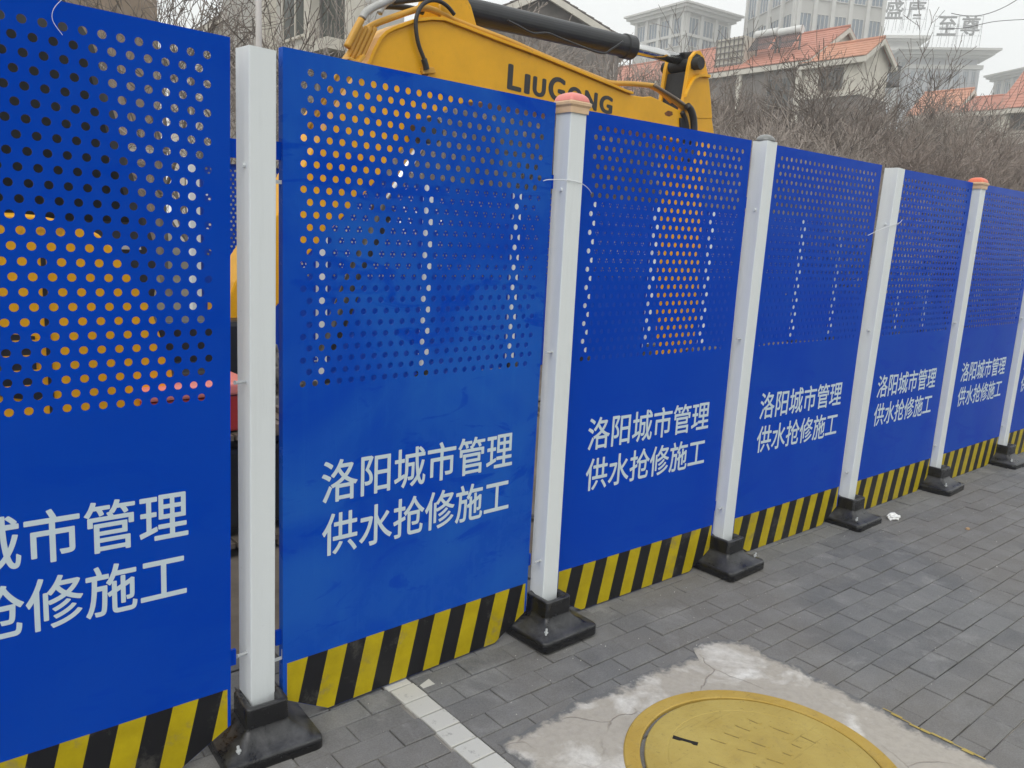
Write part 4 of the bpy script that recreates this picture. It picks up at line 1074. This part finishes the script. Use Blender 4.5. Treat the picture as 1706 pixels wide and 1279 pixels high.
def roof_slab(t, Lx, Ly, z):
    for o, z0, z1 in ((.6, z, z + .9), (-.5, z + .9, z + 2.4), (1.2, z + 2.4, z + 2.9), (2.2, z + 2.9, z + 3.7), (3.2, z + 3.7, z + 4.2)):
        MB().box(-o, Lx + o, -o, Ly + o, z0, z1).build('cornice', M['hotel'] if o < 0 else M['tower'], t)
def dims(c, a, b): return a, b
_cC, LxC, LyC = (198.83, 95.04), 15.73, 5.84
roof_slab(tC, LxC, LyC, 44.0)
tE = tower('hotel_tower', 'taller hotel block with its own pair of rooftop characters, left of the hotel tower', (196.12, 105.54), 12.87, 4.95, 49.0, -50, M['tower'], M['tower2'], M['tglass'], 3, 2, 3, False, 12)
_cE, LxE, LyE = (196.12, 105.54), 12.87, 4.95
for o, z0, z1 in ((.5, 49, 49.8), (-.2, 49.8, 51), (1.0, 51, 51.5), (1.8, 51.5, 52.2)): MB().box(-o, LxE + o, -o, LyE + o, z0, z1).build('cornice', M['tower2'], tE)
tD = tower('office_tower', 'grey tower with tiered eaves at the far right edge', (204.18, 69.94), 9.56, 10.14, 41.0, -27, M['hotel'], M['tower'], M['tglass'], 3, 4, 5, True, 10)
def roof_char(ch, loc, rz, h, label):
    s = tag(empty('roof_sign', loc, math.radians(rz)), label, 'sign', 'rooftop characters on the hotel')
    me = fit_text(text_mesh(ch, .012), lambda u, v: ((u - .5) * h * .95, 0, 1.6 + v * h))
    bm = bmesh.new(); bm.from_mesh(me)
    r = bmesh.ops.extrude_face_region(bm, geom=bm.faces[:]); bmesh.ops.translate(bm, vec=(0, .35, 0), verts=[g for g in r['geom'] if isinstance(g, bmesh.types.BMVert)])
    bm.to_mesh(me); bm.free()
    link('character', me, M['signmetal'], s)
    f = MB()
    for x in (-h * .62, -h * .2, h * .2, h * .62):
        f.tube([(x, .55, -1.0), (x, .55, 1.6 + h * 1.05)], .05, 5); f.tube([(x, .6, 1.6 + h * .7), (x - 0.2, 3.2, -1.0)], .04, 5)
    for z in (1.6, 1.6 + h * .5, 1.6 + h): f.tube([(-h * .62, .6, z), (h * .62, .6, z)], .035, 5)
    f.build('frame', M['signmetal'], s)
for ch, q, lb in (('盛', (201.7, 101.7, 55.77), 'upper left rooftop character of the hotel sign'), ('唐', (205.8, 98.3, 56.04), 'upper right rooftop character of the hotel sign')):
    roof_char(ch, (q[0], q[1], q[2] - .6), -50, 4.3, lb)
for ch, q, lb in (('至', (204.8, 89.94, 50.84), 'lower left rooftop character of the hotel sign'), ('尊', (209.0, 86.42, 51.12), 'lower right rooftop character of the hotel sign')):
    roof_char(ch, (q[0], q[1], q[2] - .6), -50, 4.3, lb)

# --- pale pole behind the leftmost post, overhead cables
px_, py_, _ = (2.999, 7.136, 3.679)
po = tag(empty('street_pole', (px_, py_, 0)), 'slender pale pole rising behind the widest post', 'pole')
MB().tube([(0, 0, 0), (0, 0, .35)], .06, 12).build('foot', M['pole'], po)
MB().tube([(0, 0, .3), (0, 0, 6.5)], .034, 12).build('shaft', M['pole'], po, smooth=True)
def cable(pts, r, label):
    tag(MB().tube(smooth_pts(pts, 6), r, 5).build('overhead_cable', M['cable'], smooth=True), label, 'cable', 'overhead cables at the upper right')
cable([(18.79, 6.603, 6.814), (19.05, 6.381, 6.778), (19.36, 6.129, 6.825), (19.79, 5.826, 7.063), (20.34, 5.477, 7.531)], .008, 'upper thin cable sagging across the sky at the top right')
cable([(20.83, 7.601, 7.01), (21.23, 7.275, 7.066), (21.76, 6.874, 7.246), (22.4, 6.363, 7.345), (23.2, 5.704, 7.427)], .008, 'lower thin cable crossing the sky at the top right')

# ------------------------------------------------------------------ bare winter trees
def grow_tree(seedv, height, r0, stems=1, spread=.5, twigs=1.0, min_r=.0035, depth=5, droop=0.0):
    rnd = random.Random(seedv)
    tv, tf, cv_, cf = [], [], [], []
    def seg(a, b, ra, rb, n, V, F):
        d = (b - a)
        if d.length < 1e-5: return
        d = d.normalized(); u = d.orthogonal().normalized(); w = d.cross(u)
        k = len(V)
        for p, r in ((a, ra), (b, rb)):
            for i in range(n):
                t = 2 * PI * i / n; V.append(tuple(p + (u * math.cos(t) + w * math.sin(t)) * r))
        for i in range(n): F.append((k + i, k + (i + 1) % n, k + n + (i + 1) % n, k + n + i))
    def branch(p, d, ln, r, lev):
        n = 7 if lev == 0 else 5 if lev == 1 else 3
        V, F = (tv, tf) if lev <= 1 else (cv_, cf)
        ns = 5 if lev == 0 else 4 if lev < 3 else 3
        pos, dr = p.copy(), d.copy(); pts = [pos.copy()]
        for k in range(ns):
            dr = (dr + Vector((rnd.gauss(0, .11), rnd.gauss(0, .11), rnd.gauss(.05 - droop * lev, .09)))).normalized()
            q = pos + dr * ln / ns
            ra = r * (1 - .62 * k / ns); rb = r * (1 - .62 * (k + 1) / ns)
            seg(pos, q, max(ra, min_r), max(rb, min_r), n, V, F); pos = q; pts.append(pos.copy())
        if lev >= depth: return
        nb = int((rnd.randint(3, 5) if lev < 3 else rnd.randint(2, 4)) * (twigs if lev >= 2 else 1) + .5)
        for k in range(nb):
            t = rnd.uniform(.28 if lev else .35, 1.0); i = min(int(t * ns), ns - 1); fr = t * ns - i
            bp_ = pts[i].lerp(pts[i + 1], fr); bd = (pts[i + 1] - pts[i]).normalized()
            ax_ = Vector((rnd.gauss(0, 1), rnd.gauss(0, 1), rnd.gauss(0, .6))).normalized(); an = rnd.uniform(.45, .95) * (1 + spread * .3)
            nd = (bd * math.cos(an) + bd.cross(ax_).normalized() * math.sin(an)).normalized(); nd.z = nd.z * .8 + .18
            branch(bp_, nd.normalized(), ln * rnd.uniform(.48, .74), r * rnd.uniform(.38, .55), lev + 1)
        branch(pos, dr, ln * rnd.uniform(.5, .7), r * .40, lev + 1)
    for s in range(stems):
        a = 2 * PI * s / stems + rnd.random(); tilt = 0.04 if stems == 1 else rnd.uniform(.18, .55)
        d = Vector((math.cos(a) * tilt, math.sin(a) * tilt, 1)).normalized()
        branch(Vector((math.cos(a) * .06, math.sin(a) * .06, -.1)) if stems > 1 else Vector((0, 0, -.1)), d, height * (.42 if stems == 1 else .40) * rnd.uniform(.85, 1.1), r0 * (1 if stems == 1 else .55), 0)
    mt = bpy.data.meshes.new('trunk'); mt.from_pydata(tv, [], tf); mt.materials.append(M['bark'])
    mc = bpy.data.meshes.new('crown'); mc.from_pydata(cv_, [], cf)
    return mt, mc
TREES = [grow_tree(11, 7.5, .11, 1, .5, 1.25, .0055), grow_tree(23, 6.5, .09, 1, .7, 1.3, .0055), grow_tree(37, 6.8, .09, 4, .5, 1.0, .0065), grow_tree(41, 6.2, .08, 5, .6, 1.0, .0065), grow_tree(59, 7.2, .09, 3, .4, 1.1, .0065),
         grow_tree(71, 7.6, .10, 1, .6, .62, .0065, 5), grow_tree(83, 7.2, .09, 2, .5, .58, .0065, 5)]
CROWN2 = []
for mt, mc in TREES:
    mc.materials.append(M['branch'] if len(CROWN2) > 4 else M['twig']); c2 = mc.copy(); c2.materials.clear(); c2.materials.append(M['twig_pale']); CROWN2.append(c2)
def tree(kind, x, y, rz, s, label, group, pale=False, name='bare_tree', z=-.06):
    t = empty(name, (x, y, z), rz); t.scale = (s, s, s); tag(t, label, 'tree' if name == 'bare_tree' else 'shrub', group)
    mt, mc = TREES[kind]
    link('trunk', mt, None, t); link('crown', CROWN2[kind] if pale else mc, None, t)
    return t
rt = random.Random(5)
GT = 'bare winter trees and shrubs behind the far fence'
# right-hand thicket: multi-stemmed shrubs and small trees between the far fence and the houses
for n, (x, y, kind, sc_) in enumerate([(21.09, 14.01, 0, 0.846), (15.41, 9.48, 3, 0.890), (25.24, 15.85, 1, 0.890), (12.39, 6.70, 2, 0.712), (20.65, 11.74, 4, 0.935), (29.08, 16.63, 0, 0.890), (11.56, 5.41, 3, 0.641), (17.76, 8.86, 2, 0.848), (25.63, 12.90, 4, 0.975), (14.50, 6.28, 3, 0.729), (21.54, 9.69, 2, 0.890), (29.76, 13.44, 0, 0.806), (17.11, 6.76, 4, 0.721), (25.50, 10.37, 3, 1.114), (14.00, 4.71, 2, 0.643), (20.92, 7.57, 3, 0.974), (33.77, 12.77, 1, 0.974), (17.18, 5.38, 4, 0.702), (25.95, 8.68, 2, 0.974), (15.41, 4.21, 3, 0.604), (22.20, 6.51, 2, 0.828), (32.45, 9.90, 3, 1.072), (19.36, 4.90, 4, 0.643), (27.56, 7.35, 2, 0.838), (22.18, 5.21, 3, 0.780), (31.87, 20.92, 2, 0.868), (37.12, 21.85, 4, 0.930), (36.69, 19.57, 3, 1.054), (41.71, 20.70, 2, 0.930), (37.22, 16.50, 3, 0.992), (42.67, 17.27, 2, 1.007), (41.98, 15.21, 4, 0.863)]):
    tree(kind, x, y, rt.random() * 6.28, sc_, 'bare brown shrub in the dense thicket in front of the cream houses', GT + ', right', pale=(n % 3 == 0), name='bare_shrub')
for n, (x, y, kind, sc_) in enumerate([(15.06, 16.35, 2, 1.25), (20.07, 20.12, 4, 1.35), (18.18, 16.41, 3, 1.3), (14.25, 11.75, 2, .95), (19.45, 15.36, 0, .92), (24.96, 18.72, 1, 1.15), (12.22, 16.06, 3, 1.0), (16.75, 20.23, 2, 1.2)]):
    tree(kind, x, y, rt.random() * 6.28, sc_, 'bare shrub growing behind the excavator boom', GT + ', middle', pale=(n % 2 == 0), name='bare_shrub')
for n, (x, y, kind, sc_) in enumerate([(19.54, 12.65, 5, 1.15), (14.02, 7.99, 6, 1.0), (18.02, 9.96, 6, 1.15), (26.97, 14.43, 5, 1.0), (22.58, 10.15, 6, 1.0), (19.19, 7.67, 5, .98), (26.82, 10.59, 6, 1.2), (24.44, 8.61, 5, 1.05), (27.29, 8.89, 6, .85), (23.70, 6.59, 5, .62)]):
    tree(kind, x, y, rt.random() * 6.28, sc_, 'slender bare tree with dark open branches in front of the cream houses', GT + ', open right')
for n, (x, y, kind, sc_) in enumerate([(3.97, 13.65, 5, 1.0), (6.91, 20.44, 6, 1.2), (3.80, 9.84, 6, .9), (6.69, 15.35, 5, 1.05), (10.71, 22.57, 6, 1.25), (3.69, 7.95, 5, .62), (10.65, 19.99, 6, 1.15)]):
    tree(kind, x, y, rt.random() * 6.28, sc_, 'bare grey-brown tree tangled behind the left fence panels', GT + ', left', pale=(n % 2 == 1))

# ------------------------------------------------------------------ winter haze
hz = MB().box(-302, 322, -302, 322, -1.1, 72).build('haze', None)
hm = bpy.data.materials.new('haze_air'); hm.use_nodes = True
hn = hm.node_tree.nodes; hn.remove(hn['Principled BSDF'])
pv = hn.new('ShaderNodeVolumePrincipled'); pv.inputs['Color'].default_value = (.93, .95, .96, 1); pv.inputs['Density'].default_value = .0024
hm.node_tree.links.new(pv.outputs[0], hn['Material Output'].inputs['Volume'])
hz.data.materials.clear(); hz.data.materials.append(hm)
tag(hz, 'pale winter haze filling the air', None, None, 'stuff')
